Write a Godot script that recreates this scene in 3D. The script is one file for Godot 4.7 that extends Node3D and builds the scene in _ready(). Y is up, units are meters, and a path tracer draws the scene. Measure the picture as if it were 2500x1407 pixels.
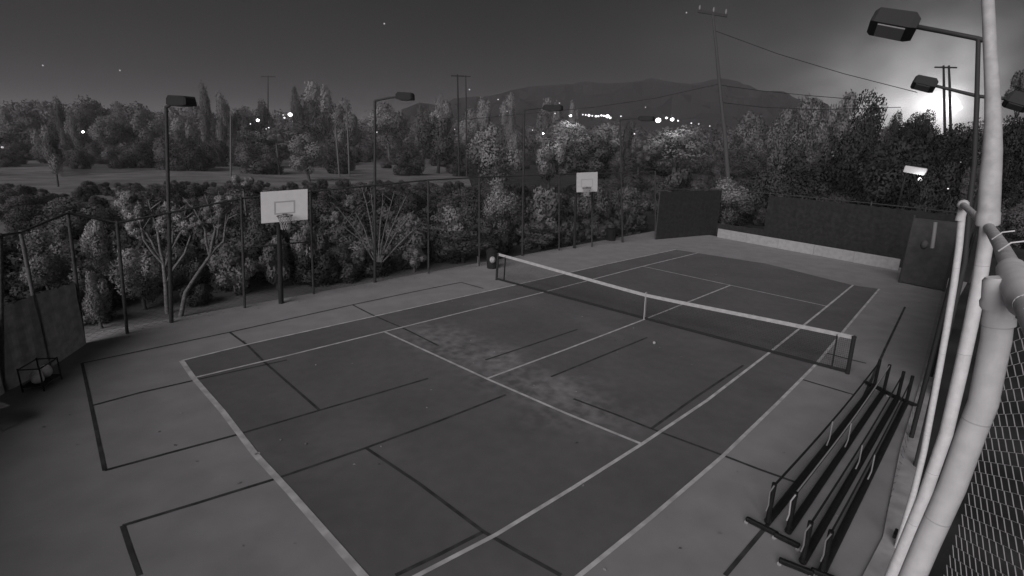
extends Node3D
# A tennis court at night seen by an infrared security camera: everything is grey. Units are metres, y is up.

var names := {}
var mats := {}
var rng := RandomNumberGenerator.new()
var crowns := {}


func _ready() -> void:
	rng.seed = 7
	var cam := Camera3D.new()
	cam.name = "camera"
	cam.position = Vector3(14.116, 5.397, 2.637)
	cam.rotation = Vector3(-0.2669, 0.7771, 0.0263)
	cam.fov = 58.209
	cam.near = 0.05
	cam.far = 4000.0
	add_child(cam)
	var env := Environment.new()
	env.background_mode = Environment.BG_SKY
	env.tonemap_mode = Environment.TONE_MAPPER_LINEAR
	env.tonemap_exposure = 1.0
	env.sdfgi_enabled = true
	env.ssao_enabled = true
	env.ssil_enabled = true
	env.fog_enabled = true
	env.fog_density = 0.0004
	env.fog_light_color = Color(0.75, 0.74, 0.75)
	var sky := Sky.new()
	var pano := PanoramaSkyMaterial.new()
	pano.panorama = night_sky()
	sky.sky_material = pano
	env.sky = sky
	env.background_energy_multiplier = 1.0
	var we := WorldEnvironment.new()
	we.name = "world_environment"
	we.environment = env
	add_child(we)
	var moon := DirectionalLight3D.new()
	moon.name = "night_light"
	moon.light_energy = 0.85
	moon.light_angular_distance = 45.0
	moon.light_color = Color(1.0, 0.985, 0.99)
	moon.shadow_enabled = true
	moon.look_at_from_position(Vector3.ZERO, Vector3(-0.28, -0.47, -0.83))
	add_child(moon)

	build_ground()
	build_court()
	build_fences()
	build_background()
	build_shrubs()
	build_poles()
	build_net()
	build_hoops()
	build_far_end()
	build_portable_nets()
	build_foreground()
	build_small_things()
	build_lights()


# ---------------------------------------------------------------- helpers
func numbered(n: String) -> String:
	if not names.has(n):
		names[n] = 0
		return n
	names[n] += 1
	return "%s_%03d" % [n, names[n]]


func thing(n: String, label: String, category: String, at := Vector3.ZERO, group := "") -> Node3D:
	var o := Node3D.new()
	o.name = numbered(n)
	o.position = at
	add_child(o)
	tag(o, label, category, group)
	return o


func tag(o: Node, label: String, category: String, group := "") -> void:
	o.set_meta("label", label)
	o.set_meta("category", category)
	if group:
		o.set_meta("group", group)


func setting(n: String, label := "") -> Node3D:
	var o := Node3D.new()
	o.name = numbered(n)
	o.set_meta("kind", "structure")
	if label:
		o.set_meta("label", label)
	add_child(o)
	return o


# commits a SurfaceTool as one mesh; the shape is given in world metres and moved to its parent's place
func part(n: String, st: SurfaceTool, m: Material, parent: Node3D) -> MeshInstance3D:
	var o := MeshInstance3D.new()
	o.name = n
	o.mesh = st.commit()
	o.material_override = m
	parent.add_child(o, true)
	var p: Node3D = parent
	while p and p != self:
		o.position -= p.position
		p = p.get_parent() as Node3D
	return o


func begin() -> SurfaceTool:
	var st := SurfaceTool.new()
	st.begin(Mesh.PRIMITIVE_TRIANGLES)
	return st


func tri(st: SurfaceTool, a: Vector3, b: Vector3, c: Vector3, na: Vector3, nb: Vector3, nc: Vector3) -> void:
	if (c - a).cross(b - a).dot(na + nb + nc) < 0.0:
		st.set_normal(na); st.add_vertex(a)
		st.set_normal(nc); st.add_vertex(c)
		st.set_normal(nb); st.add_vertex(b)
	else:
		st.set_normal(na); st.add_vertex(a)
		st.set_normal(nb); st.add_vertex(b)
		st.set_normal(nc); st.add_vertex(c)


func quad(st: SurfaceTool, a: Vector3, b: Vector3, c: Vector3, d: Vector3, n: Vector3) -> void:
	tri(st, a, b, c, n, n, n)
	tri(st, a, c, d, n, n, n)


# a box with its long edges chamfered, given by its middle, three half axes
func block(st: SurfaceTool, c: Vector3, x: Vector3, y: Vector3, z: Vector3, bevel := 0.0) -> void:
	var hx := x.length()
	var hy := y.length()
	var hz := z.length()
	var ux := x / hx
	var uy := y / hy
	var uz := z / hz
	var b := minf(bevel, minf(hx, minf(hy, hz)) * 0.45)
	for s in [-1.0, 1.0]:
		var fx: Vector3 = c + x * s
		quad(st, fx - uy * (hy - b) - uz * (hz - b), fx + uy * (hy - b) - uz * (hz - b), fx + uy * (hy - b) + uz * (hz - b), fx - uy * (hy - b) + uz * (hz - b), ux * s)
		var fy: Vector3 = c + y * s
		quad(st, fy - ux * (hx - b) - uz * (hz - b), fy + ux * (hx - b) - uz * (hz - b), fy + ux * (hx - b) + uz * (hz - b), fy - ux * (hx - b) + uz * (hz - b), uy * s)
		var fz: Vector3 = c + z * s
		quad(st, fz - ux * (hx - b) - uy * (hy - b), fz + ux * (hx - b) - uy * (hy - b), fz + ux * (hx - b) + uy * (hy - b), fz - ux * (hx - b) + uy * (hy - b), uz * s)
	if b <= 0.0:
		return
	var ax := [[ux, hx, uy, hy, uz, hz], [uy, hy, uz, hz, ux, hx], [uz, hz, ux, hx, uy, hy]]
	for k in ax:
		for s in [-1.0, 1.0]:
			for r in [-1.0, 1.0]:
				var e: Vector3 = k[0] * (k[1] - b)
				var p1: Vector3 = c + k[2] * (k[3] * s) + k[4] * ((k[5] - b) * r)
				var p2: Vector3 = c + k[2] * ((k[3] - b) * s) + k[4] * (k[5] * r)
				quad(st, p1 - e, p1 + e, p2 + e, p2 - e, (k[2] * s + k[4] * r).normalized())
	for s in [-1.0, 1.0]:
		for r in [-1.0, 1.0]:
			for w in [-1.0, 1.0]:
				var n: Vector3 = (ux * s + uy * r + uz * w).normalized()
				tri(st, c + ux * (hx * s) + uy * ((hy - b) * r) + uz * ((hz - b) * w), c + ux * ((hx - b) * s) + uy * (hy * r) + uz * ((hz - b) * w), c + ux * ((hx - b) * s) + uy * ((hy - b) * r) + uz * (hz * w), n, n, n)


# a box from a to b, upright, w wide and t thick; a and b are the middles of its ends
func beam(st: SurfaceTool, a: Vector3, b: Vector3, w: float, t: float, bevel := 0.0) -> void:
	var x := (b - a) * 0.5
	var up := Vector3.UP if absf(x.normalized().y) < 0.9 else Vector3.BACK
	var side := x.cross(up).normalized()
	block(st, (a + b) * 0.5, x, side.cross(x).normalized() * t * 0.5, side * w * 0.5, bevel)


func tube(st: SurfaceTool, pts: Array, rad: Array, sides := 8, caps := true) -> void:
	var n := pts.size()
	var u := Vector3.ZERO
	var last: Array = []
	var lastn: Array = []
	for i in n:
		var t: Vector3 = (pts[mini(i + 1, n - 1)] - pts[maxi(i - 1, 0)]).normalized()
		if u == Vector3.ZERO:
			u = t.cross(Vector3.UP if absf(t.y) < 0.9 else Vector3.RIGHT).normalized()
		u = (u - t * u.dot(t)).normalized()
		var v := t.cross(u)
		var r: float = rad[mini(i, rad.size() - 1)]
		var ring: Array = []
		var rn: Array = []
		for k in sides:
			var a := TAU * k / sides
			var dir := u * cos(a) + v * sin(a)
			rn.append(dir)
			ring.append(pts[i] + dir * r)
		if i > 0:
			for k in sides:
				var l := (k + 1) % sides
				tri(st, last[k], ring[k], ring[l], lastn[k], rn[k], rn[l])
				tri(st, last[k], ring[l], last[l], lastn[k], rn[l], lastn[l])
		if caps and (i == 0 or i == n - 1):
			var cn := -t if i == 0 else t
			for k in range(1, sides - 1):
				tri(st, ring[0], ring[k], ring[k + 1], cn, cn, cn)
		last = ring
		lastn = rn


func ball(st: SurfaceTool, c: Vector3, r: Vector3, rings := 6, sides := 10) -> void:
	var grid: Array = []
	for i in rings + 1:
		var row: Array = []
		for k in sides:
			var a := PI * i / rings
			var b := TAU * k / sides
			row.append(Vector3(sin(a) * cos(b), cos(a), sin(a) * sin(b)))
		grid.append(row)
	for i in rings:
		for k in sides:
			var l := (k + 1) % sides
			var p: Vector3 = grid[i][k]
			var q: Vector3 = grid[i + 1][k]
			var s: Vector3 = grid[i + 1][l]
			var t: Vector3 = grid[i][l]
			if i < rings - 1:
				tri(st, c + p * r, c + q * r, c + s * r, p, q, s)
			if i > 0:
				tri(st, c + p * r, c + s * r, c + t * r, p, s, t)


func grey(l: float, rough := 0.9, spec := 0.3) -> StandardMaterial3D:
	var key := "%.4f %.2f %.2f" % [l, rough, spec]
	if not mats.has(key):
		var m := StandardMaterial3D.new()
		m.albedo_color = Color(l, l * 0.985, l).linear_to_srgb()
		m.roughness = rough
		m.metallic_specular = spec
		mats[key] = m
	return mats[key]


func noise_tex(freq: float, octaves: int, lo: float, hi: float, sd: int, size := 512) -> NoiseTexture2D:
	var n := FastNoiseLite.new()
	n.seed = sd
	n.frequency = freq
	n.fractal_octaves = octaves
	var t := NoiseTexture2D.new()
	t.width = size
	t.height = size
	t.seamless = true
	t.noise = n
	var g := Gradient.new()
	g.offsets = PackedFloat32Array([0.15, 0.85])
	g.colors = PackedColorArray([Color(lo, lo * 0.985, lo).linear_to_srgb(), Color(hi, hi * 0.985, hi).linear_to_srgb()])
	t.color_ramp = g
	return t


func mottled(l: float, spread: float, scale: float, sd: int, rough := 0.9, freq := 0.012, octaves := 6) -> StandardMaterial3D:
	var m := StandardMaterial3D.new()
	m.albedo_texture = noise_tex(freq, octaves, l * (1.0 - spread), l * (1.0 + spread), sd)
	m.uv1_triplanar = true
	m.uv1_world_triplanar = true
	m.uv1_scale = Vector3.ONE * scale
	m.roughness = rough
	m.metallic_specular = 0.3
	return m


func glow(e: float) -> StandardMaterial3D:
	var m := StandardMaterial3D.new()
	m.albedo_color = Color(0.8, 0.79, 0.8)
	m.emission_enabled = true
	m.emission = Color(1.0, 0.985, 1.0)
	m.emission_energy_multiplier = e
	return m


# ---------------------------------------------------------------- sky
func night_sky() -> ImageTexture:
	var w := 1536
	var h := 768
	var n := FastNoiseLite.new()
	n.seed = 11
	n.frequency = 0.9
	n.fractal_octaves = 5
	var data := PackedFloat32Array()
	data.resize(w * h * 3)
	var gaz: float = -6.4912
	var i := 0
	for y in h:
		var el := 90.0 - 180.0 * (y + 0.5) / h
		var ce := cos(deg_to_rad(el))
		var se := sin(deg_to_rad(el))
		for x in w:
			var az := wrapf(360.0 * (x + 0.5) / w, -180.0, 180.0)
			var up := clampf(el, 0.0, 90.0)
			var l := 0.0135 + 0.0165 * exp(-up / 10.0)
			var d := wrapf(az - gaz, -180.0, 180.0)
			# smoke streaks, stretched sideways
			var p := Vector3(sin(deg_to_rad(az)) * ce * 2.2, se * 7.0, -cos(deg_to_rad(az)) * ce * 2.2)
			var c := n.get_noise_3dv(p)
			l *= 1.0 + 0.16 * c
			if absf(d) < 60.0 and el > -12.0 and el < 50.0:
				var side := d * 1.7 if d > 0.0 else -d * 0.75
				var fine := n.get_noise_3d(p.x * 7.0, p.y * 2.5, p.z * 7.0)
				var e2 := el - 3.9 + 1.1 * fine
				side += 1.2 * n.get_noise_3d(p.x * 6.0 + 9.0, p.y * 3.0, p.z * 6.0)
				l += 1.3 * exp(-(side * side) / 3.4 - e2 * e2 / 2.2)
				l += 0.42 * exp(-(side * side) / 30.0 - e2 * e2 / 34.0) * (1.0 + 0.6 * c)
				l += 0.32 * exp(-(side * side) / 16.0 - e2 * e2 / 12.0)
				l += 0.05 * exp(-(side * side) / 190.0 - e2 * e2 / 120.0) * (1.0 + 0.9 * c)
			data[i] = l
			data[i + 1] = l * 0.982
			data[i + 2] = l * 0.992
			i += 3
	return ImageTexture.create_from_image(Image.create_from_data(w, h, false, Image.FORMAT_RGBF, data.to_byte_array()))


# ---------------------------------------------------------------- ground and court
func flat(st: SurfaceTool, poly: Array, y: float, uv_from := Vector2.ZERO, uv_size := Vector2.ONE) -> void:
	var pts := PackedVector2Array(poly)
	var idx := Geometry2D.triangulate_polygon(pts)
	for k in range(0, idx.size(), 3):
		var a := pts[idx[k]]
		var b := pts[idx[k + 1]]
		var c := pts[idx[k + 2]]
		var order := [a, b, c]
		if (b - a).cross(c - a) < 0.0:
			order = [a, c, b]
		for p in order:
			st.set_normal(Vector3.UP)
			st.set_uv((p - uv_from) / uv_size)
			st.add_vertex(Vector3(p.x, y, p.y))


func ribbon(st: SurfaceTool, pts: Array, width: float, y: float) -> void:
	for i in pts.size() - 1:
		var a: Vector3 = pts[i]
		var b: Vector3 = pts[i + 1]
		var t := (b - a).normalized()
		var s := Vector3(-t.z, 0, t.x) * width * 0.5
		var s0 := s
		var s1 := s
		if i > 0:
			var t0: Vector3 = (a - pts[i - 1]).normalized()
			var q := (Vector3(-t0.z, 0, t0.x) + Vector3(-t.z, 0, t.x)).normalized()
			s0 = q * width * 0.5
		if i < pts.size() - 2:
			var t1: Vector3 = (pts[i + 2] - b).normalized()
			var q := (Vector3(-t1.z, 0, t1.x) + Vector3(-t.z, 0, t.x)).normalized()
			s1 = q * width * 0.5
		a.y = y
		b.y = y
		quad(st, a - s0, b - s1, b + s1, a + s0, Vector3.UP)


func build_ground() -> void:
	var g := setting("ground")
	var st := begin()
	flat(st, [Vector2(-620, -620), Vector2(240, -620), Vector2(240, 120), Vector2(-620, 120)], -0.12)
	part("soil", st, mottled(0.035, 0.5, 0.05, 3, 1.0), g)
	# far pale road and playing field beyond the shrubs
	var road := setting("far_road")
	st = begin()
	flat(st, [Vector2(-123.516, -7.853), Vector2(-187.372, -42.562), Vector2(-276.199, -103.516), Vector2(-2063.999, -1213.802), Vector2(-944.762, -661.392), Vector2(-267.874, -162.185), Vector2(-136.639, -52.232), Vector2(-96.611, -21.892), Vector2(-77.644, -4.898)], -0.05)
	part("road_surface", st, mottled(0.17, 0.35, 0.03, 5, 1.0), road)
	st = begin()
	flat(st, [Vector2(-1381.97, -964.233), Vector2(2427.955, 1971.307), Vector2(-480.17, -403.591), Vector2(-259.499, -188.233)], -0.05)
	part("road_surface", st, mottled(0.15, 0.3, 0.03, 6, 1.0), road)
	# dark hills behind the town
	var hills := setting("hills")
	st = begin()
	var ridge := [Vector3(-419.266, 35.178, -284.73), Vector3(-394.781, 43.964, -318.616), Vector3(-372.516, 51.644, -345.092), Vector3(-342.953, 58.577, -375.387), Vector3(-311.278, 62.944, -402.972), Vector3(-275.091, 66.163, -429.52), Vector3(-237.967, 66.766, -452.175), Vector3(-200.684, 64.917, -470.925), Vector3(-178.934, 61.169, -480.2), Vector3(-157.536, 57.436, -488.215), Vector3(-139.311, 52.515, -494.213), Vector3(-124.007, 45.819, -498.684), Vector3(-108.463, 36.085, -502.709), Vector3(-93.299, 27.195, -506.148)]
	var foot := [Vector3(-319.396, 19.886, -218.202), Vector3(-300.489, 20.914, -244.392), Vector3(-283.155, 21.693, -265.001), Vector3(-259.97, 22.552, -288.7), Vector3(-234.963, 21.859, -310.348), Vector3(-206.375, 22.532, -331.105), Vector3(-177.014, 21.673, -348.745), Vector3(-147.846, 22.089, -363.107), Vector3(-131.068, 21.745, -370.085), Vector3(-114.6, 21.121, -376.088), Vector3(-100.806, 20.475, -380.499), Vector3(-89.524, 19.563, -383.703), Vector3(-78.508, 18.667, -386.491), Vector3(-67.776, 17.79, -388.891)]
	var hn := FastNoiseLite.new()
	hn.seed = 4
	hn.frequency = 0.012
	var rows := 10
	var prev: Array = []
	for r in rows + 1:
		var row: Array = []
		var f := float(r) / rows
		for k in 66:
			var s := k / 65.0 * (ridge.size() - 1)
			var i := mini(int(s), ridge.size() - 2)
			var a: Vector3 = ridge[i].lerp(ridge[i + 1], s - i)
			var b: Vector3 = foot[i].lerp(foot[i + 1], s - i)
			var p := b.lerp(a, f)
			p.y += hn.get_noise_2d(p.x * 2.0, p.z * 2.0) * (9.0 * sin(PI * f) + 6.0)
			if r == 0:
				p.y = -1.0
			row.append(p)
		if r > 0:
			for k in 65:
				var nn: Vector3 = (row[k] - prev[k]).cross(prev[k + 1] - prev[k]).normalized()
				if nn.y < 0.0:
					nn = -nn
				quad(st, prev[k], prev[k + 1], row[k + 1], row[k], nn)
		prev = row
	part("hillside", st, mottled(0.015, 0.08, 0.006, 8, 1.0), hills)


func court_texture() -> ImageTexture:
	# paint worn pale along the service line, in world metres: 0.03 m a pixel
	var w := 512
	var h := 1024
	var n := FastNoiseLite.new()
	n.seed = 21
	n.frequency = 0.35
	n.fractal_octaves = 5
	var fine := FastNoiseLite.new()
	fine.seed = 5
	fine.frequency = 2.6
	fine.fractal_octaves = 3
	var data := PackedByteArray()
	data.resize(w * h * 3)
	var i := 0
	for y in h:
		var wz := 3.0 - 30.0 * y / h
		for x in w:
			var wx := -2.0 + 15.0 * x / w
			var c := n.get_noise_2d(wx, wz)
			var f := fine.get_noise_2d(wx * 1.0, wz * 1.0)
			var band := exp(-pow((wz + 5.75 - 0.03 * (wx - 5.5) + c * 0.7) / 0.85, 2.0)) * smoothstep(0.6, 2.6, wx) * (1.0 - smoothstep(8.3, 10.0, wx))
			var l := 0.128 * (1.0 + 0.16 * c + 0.09 * f)
			l += band * 0.085 * clampf(0.65 + 1.1 * f + 0.8 * c, 0.0, 1.6)
			l += 0.02 * smoothstep(0.25, 0.6, n.get_noise_2d(wx * 0.6 + 40.0, wz * 0.6))
			var v := int(255.0 * clampf(pow(l, 1.0 / 2.2) , 0.0, 1.0))
			data[i] = v
			data[i + 1] = int(v * 0.993)
			data[i + 2] = v
			i += 3
	return ImageTexture.create_from_image(Image.create_from_data(w, h, false, Image.FORMAT_RGB8, data))


func leaf_litter() -> void:
	var leaf := begin()
	quad(leaf, Vector3(-0.5, 0, 0), Vector3(0, 0.12, 0.28), Vector3(0.5, 0.02, 0), Vector3(0, 0.1, -0.28), Vector3.UP)
	var mm := MultiMesh.new()
	mm.transform_format = MultiMesh.TRANSFORM_3D
	mm.use_colors = true
	mm.mesh = leaf.commit()
	mm.instance_count = 900
	var r := RandomNumberGenerator.new()
	r.seed = 303
	for i in 900:
		var x := -3.9 + 0.9 * pow(r.randf(), 2.0)
		var z := r.randf_range(-30.5, 2.0)
		if i > 640:
			x = r.randf_range(-3.0, 13.0)
			z = r.randf_range(-30.0, 4.0)
		elif i > 520:
			x = r.randf_range(-2.5, 10.5)
			z = -30.2 + 0.25 * x * r.randf_range(0.8, 1.0) + r.randf()
		var s := r.randf_range(0.03, 0.08)
		mm.set_instance_transform(i, Transform3D(Basis(Vector3.UP, r.randf() * TAU).scaled(Vector3(s, s, s)), Vector3(x, 0.016, z)))
		var t := r.randf_range(0.06, 0.5)
		mm.set_instance_color(i, Color(t, t, t))
	var o := MultiMeshInstance3D.new()
	o.name = "leaf_litter"
	o.multimesh = mm
	var m := grey(0.9, 0.95).duplicate()
	m.vertex_color_use_as_albedo = true
	o.material_override = m
	o.set_meta("kind", "stuff")
	tag(o, "fallen leaves and grit scattered over the court and along the fence foot", "leaves")
	add_child(o)


func build_court() -> void:
	leaf_litter()
	var slab := setting("court_slab")
	var st := begin()
	flat(st, [Vector2(-3.95, 2.1), Vector2(-3.95, -31.2), Vector2(12.8, -31.2)] + [Vector2(12.875, -20.167), Vector2(13.048, -14.196), Vector2(13.329, -8.822), Vector2(13.593, -5.764), Vector2(13.556, -4.811), Vector2(13.539, -3.661)] + [Vector2(13.6, 0.0), Vector2(13.9, 9.0), Vector2(6.0, 9.0), Vector2(-3.0, 2.1)], 0.0)
	var am := mottled(0.275, 0.08, 0.16, 31, 0.95)
	part("asphalt", st, am, slab)
	var play := setting("playing_area")
	st = begin()
	flat(st, [Vector2(-0.148, -0.126), Vector2(-0.22, -1.906), Vector2(-0.101, -5.9), Vector2(0.054, -11.613), Vector2(0.152, -18.027), Vector2(0.431, -24.411), Vector2(5.237, -24.685), Vector2(9.415, -23.097), Vector2(10.334, -23.269), Vector2(10.727, -16.418), Vector2(10.943, -12.119), Vector2(11.014, -9.131), Vector2(11.057, -6.117), Vector2(11.002, -3.682), Vector2(10.93, -2.005), Vector2(10.793, 0.045), Vector2(10.136, 0.039), Vector2(9.406, 0.036), Vector2(8.989, 0.034), Vector2(6.597, 0.024), Vector2(5.257, 0.038)], 0.004, Vector2(-2, 3), Vector2(15, -30))
	var pm := StandardMaterial3D.new()
	pm.albedo_texture = court_texture()
	pm.roughness = 0.9
	pm.metallic_specular = 0.3
	part("court_paint", st, pm, play)
	var lines := setting("court_lines")
	var white := mottled(0.5, 0.22, 0.4, 41, 0.9)
	var wl := [
		[[Vector3(-0.148, 0, -0.126), Vector3(1.133, 0, -0.06), Vector3(3.255, 0, -0.04), Vector3(5.257, 0, 0.038), Vector3(6.597, 0, 0.024), Vector3(8.989, 0, 0.034), Vector3(9.406, 0, 0.036), Vector3(10.136, 0, 0.039), Vector3(10.793, 0, 0.045)], 0.11],
		[[Vector3(-0.148, 0, -0.126), Vector3(-0.22, 0, -1.906), Vector3(-0.101, 0, -5.9), Vector3(0.054, 0, -11.613), Vector3(0.152, 0, -18.027), Vector3(0.431, 0, -24.411)], 0.07],
		[[Vector3(1.133, 0, -0.06), Vector3(1.252, 0, -2.175), Vector3(1.331, 0, -5.016), Vector3(1.513, 0, -11.683), Vector3(1.541, 0, -19.053), Vector3(1.708, 0, -24.542)], 0.07],
		[[Vector3(1.376, 0, -5.015), Vector3(5.733, 0, -5.101), Vector3(8.073, 0, -5.206), Vector3(9.82, 0, -5.358)], 0.07],
		[[Vector3(5.733, 0, -5.101), Vector3(5.818, 0, -7.967), Vector3(5.877, 0, -11.998), Vector3(5.89, 0, -18.743)], 0.065],
		[[Vector3(1.541, 0, -19.053), Vector3(5.861, 0, -18.812), Vector3(9.582, 0, -18.569)], 0.06],
		[[Vector3(9.406, 0, 0.036), Vector3(9.478, 0, -0.48), Vector3(9.644, 0, -1.709), Vector3(9.74, 0, -3.379), Vector3(9.82, 0, -5.358), Vector3(9.872, 0, -7.992), Vector3(9.785, 0, -12.039), Vector3(9.618, 0, -17.421), Vector3(9.415, 0, -23.097)], 0.07],
		[[Vector3(10.793, 0, 0.045), Vector3(10.93, 0, -2.005), Vector3(11.002, 0, -3.682), Vector3(11.057, 0, -6.117), Vector3(11.014, 0, -9.131), Vector3(10.943, 0, -12.119), Vector3(10.695, 0, -16.562), Vector3(10.334, 0, -23.269)], 0.07],
		[[Vector3(5.283, 0, 0.047), Vector3(5.276, 0, -0.039)], 0.06],
	]
	for l in wl:
		st = begin()
		ribbon(st, l[0], l[1], 0.0125)
		part("white_line", st, white, lines)
	var dark := mottled(0.055, 0.3, 0.4, 43, 0.95)
	var dl := [
		[Vector3(-1.545, 0, 1.667), Vector3(-1.544, 0, 0.135), Vector3(-1.542, 0, -1.674), Vector3(-1.694, 0, -5.629), Vector3(-1.723, 0, -8.175), Vector3(-1.672, 0, -10.434)],
		[Vector3(-1.672, 0, -10.434), Vector3(-0.385, 0, -10.508)],
		[Vector3(-1.545, 0, 1.667), Vector3(1.216, 0, 1.836), Vector3(4.073, 0, 2.014)],
		[Vector3(1.216, 0, 1.836), Vector3(1.181, 0, 0.998), Vector3(1.276, 0, -0.023), Vector3(1.513, 0, -2.068)],
		[Vector3(4.073, 0, 2.014), Vector3(4.212, 0, 1.07), Vector3(4.375, 0, 0.036), Vector3(4.526, 0, -1.506), Vector3(4.647, 0, -2.677), Vector3(4.781, 0, -4.079)],
		[Vector3(-1.542, 0, -1.674), Vector3(-0.126, 0, -1.692), Vector3(1.272, 0, -1.603), Vector3(4.526, 0, -1.506)],
		[Vector3(5.826, 0, 2.057), Vector3(6.008, 0, 1.154), Vector3(6.222, 0, 0.004), Vector3(6.41, 0, -1.493), Vector3(6.544, 0, -3.042), Vector3(6.634, 0, -4.865)],
		[Vector3(6.696, 0, -6.343), Vector3(6.763, 0, -8.376), Vector3(6.834, 0, -10.568)],
		[Vector3(5.826, 0, 2.057), Vector3(6.459, 0, 2.07), Vector3(7.045, 0, 2.076)],
		[Vector3(6.41, 0, -1.493), Vector3(7.895, 0, -1.594), Vector3(9.474, 0, -1.624), Vector3(10.125, 0, -1.72), Vector3(10.763, 0, -1.829)],
		[Vector3(9.474, 0, -1.624), Vector3(9.383, 0, -0.917), Vector3(9.278, 0, -0.27)],
		[Vector3(-1.694, 0, -5.629), Vector3(-0.383, 0, -5.571), Vector3(1.562, 0, -5.605), Vector3(3.267, 0, -5.535)],
		[Vector3(7.788, 0, -5.844), Vector3(8.8, 0, -5.95), Vector3(9.647, 0, -5.997), Vector3(11.083, 0, -6.145), Vector3(11.653, 0, -6.188), Vector3(12.266, 0, -6.269)],
		[Vector3(9.647, 0, -5.997), Vector3(9.622, 0, -8.008), Vector3(9.638, 0, -10.66)],
		[Vector3(4.875, 0, -5.841), Vector3(4.944, 0, -7.577), Vector3(5.006, 0, -9.557)],
		[Vector3(11.006, 0, -10.886), Vector3(12.103, 0, -10.891)],
		[Vector3(10.867, 0, -13.35), Vector3(11.381, 0, -13.312), Vector3(11.856, 0, -13.343)],
		[Vector3(12.26, 0, -3.401), Vector3(12.294, 0, -4.608), Vector3(12.321, 0, -5.783), Vector3(12.341, 0, -7.796), Vector3(12.313, 0, -10.673), Vector3(11.99, 0, -14.94), Vector3(11.588, 0, -20.844)],
	]
	for l in dl:
		st = begin()
		ribbon(st, l, 0.062, 0.0085)
		part("dark_line", st, dark, lines)
	# concrete strip under the right-hand fence
	var kerb := setting("concrete_kerb")
	st = begin()
	var inner := [Vector2(13.532, -3.654), Vector2(13.548, -4.803), Vector2(13.58, -5.751), Vector2(13.313, -8.804), Vector2(13.018, -14.162), Vector2(12.915, -19.556)]
	var outer := [Vector2(13.772, -3.905), Vector2(13.799, -5.068), Vector2(13.774, -5.956), Vector2(13.67, -9.189), Vector2(13.278, -14.452), Vector2(13.032, -19.691)]
	outer.reverse()
	flat(st, inner + outer, 0.04)
	for i in inner.size() - 1:
		var a: Vector2 = inner[i]
		var b: Vector2 = inner[i + 1]
		var t := (b - a).normalized()
		quad(st, Vector3(a.x, 0, a.y), Vector3(b.x, 0, b.y), Vector3(b.x, 0.04, b.y), Vector3(a.x, 0.04, a.y), Vector3(t.y, 0, -t.x))
	part("kerb_stone", st, mottled(0.36, 0.2, 0.3, 44, 0.95), kerb)


# ---------------------------------------------------------------- fences
func chain_link(st: SurfaceTool, a: Vector3, b: Vector3, y0: float, y1: float, cell: float, r: float, sides := 3) -> void:
	var u := b - a
	u.y = 0.0
	var length := u.length()
	u /= length
	var nrm := Vector3(-u.z, 0, u.x)
	var n := int(length / cell)
	var step := cell * 0.5
	var rows := int((y1 - y0) / step)
	for i in n:
		var x := (i + 0.5) * cell
		var pts: Array = []
		for k in rows + 1:
			var side := 1.0 if (k + i) % 2 == 0 else -1.0
			pts.append(Vector3(a.x, y0 + k * step, a.z) + u * (x + side * cell * 0.5) + nrm * (side * r * 0.9))
		if sides >= 3:
			tube(st, pts, [r], sides, false)
		else:
			for k in rows:
				var t: Vector3 = (pts[k + 1] - pts[k]).normalized()
				var w := t.cross(nrm) * r
				quad(st, pts[k] - w, pts[k + 1] - w, pts[k + 1] + w, pts[k] + w, nrm)


func post_shape(base: Vector3, top: Vector3, r: float) -> SurfaceTool:
	var st := begin()
	tube(st, [base, top], [r], 10)
	ball(st, top, Vector3(r, r * 1.1, r) * 1.25, 4, 8)
	return st


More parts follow.
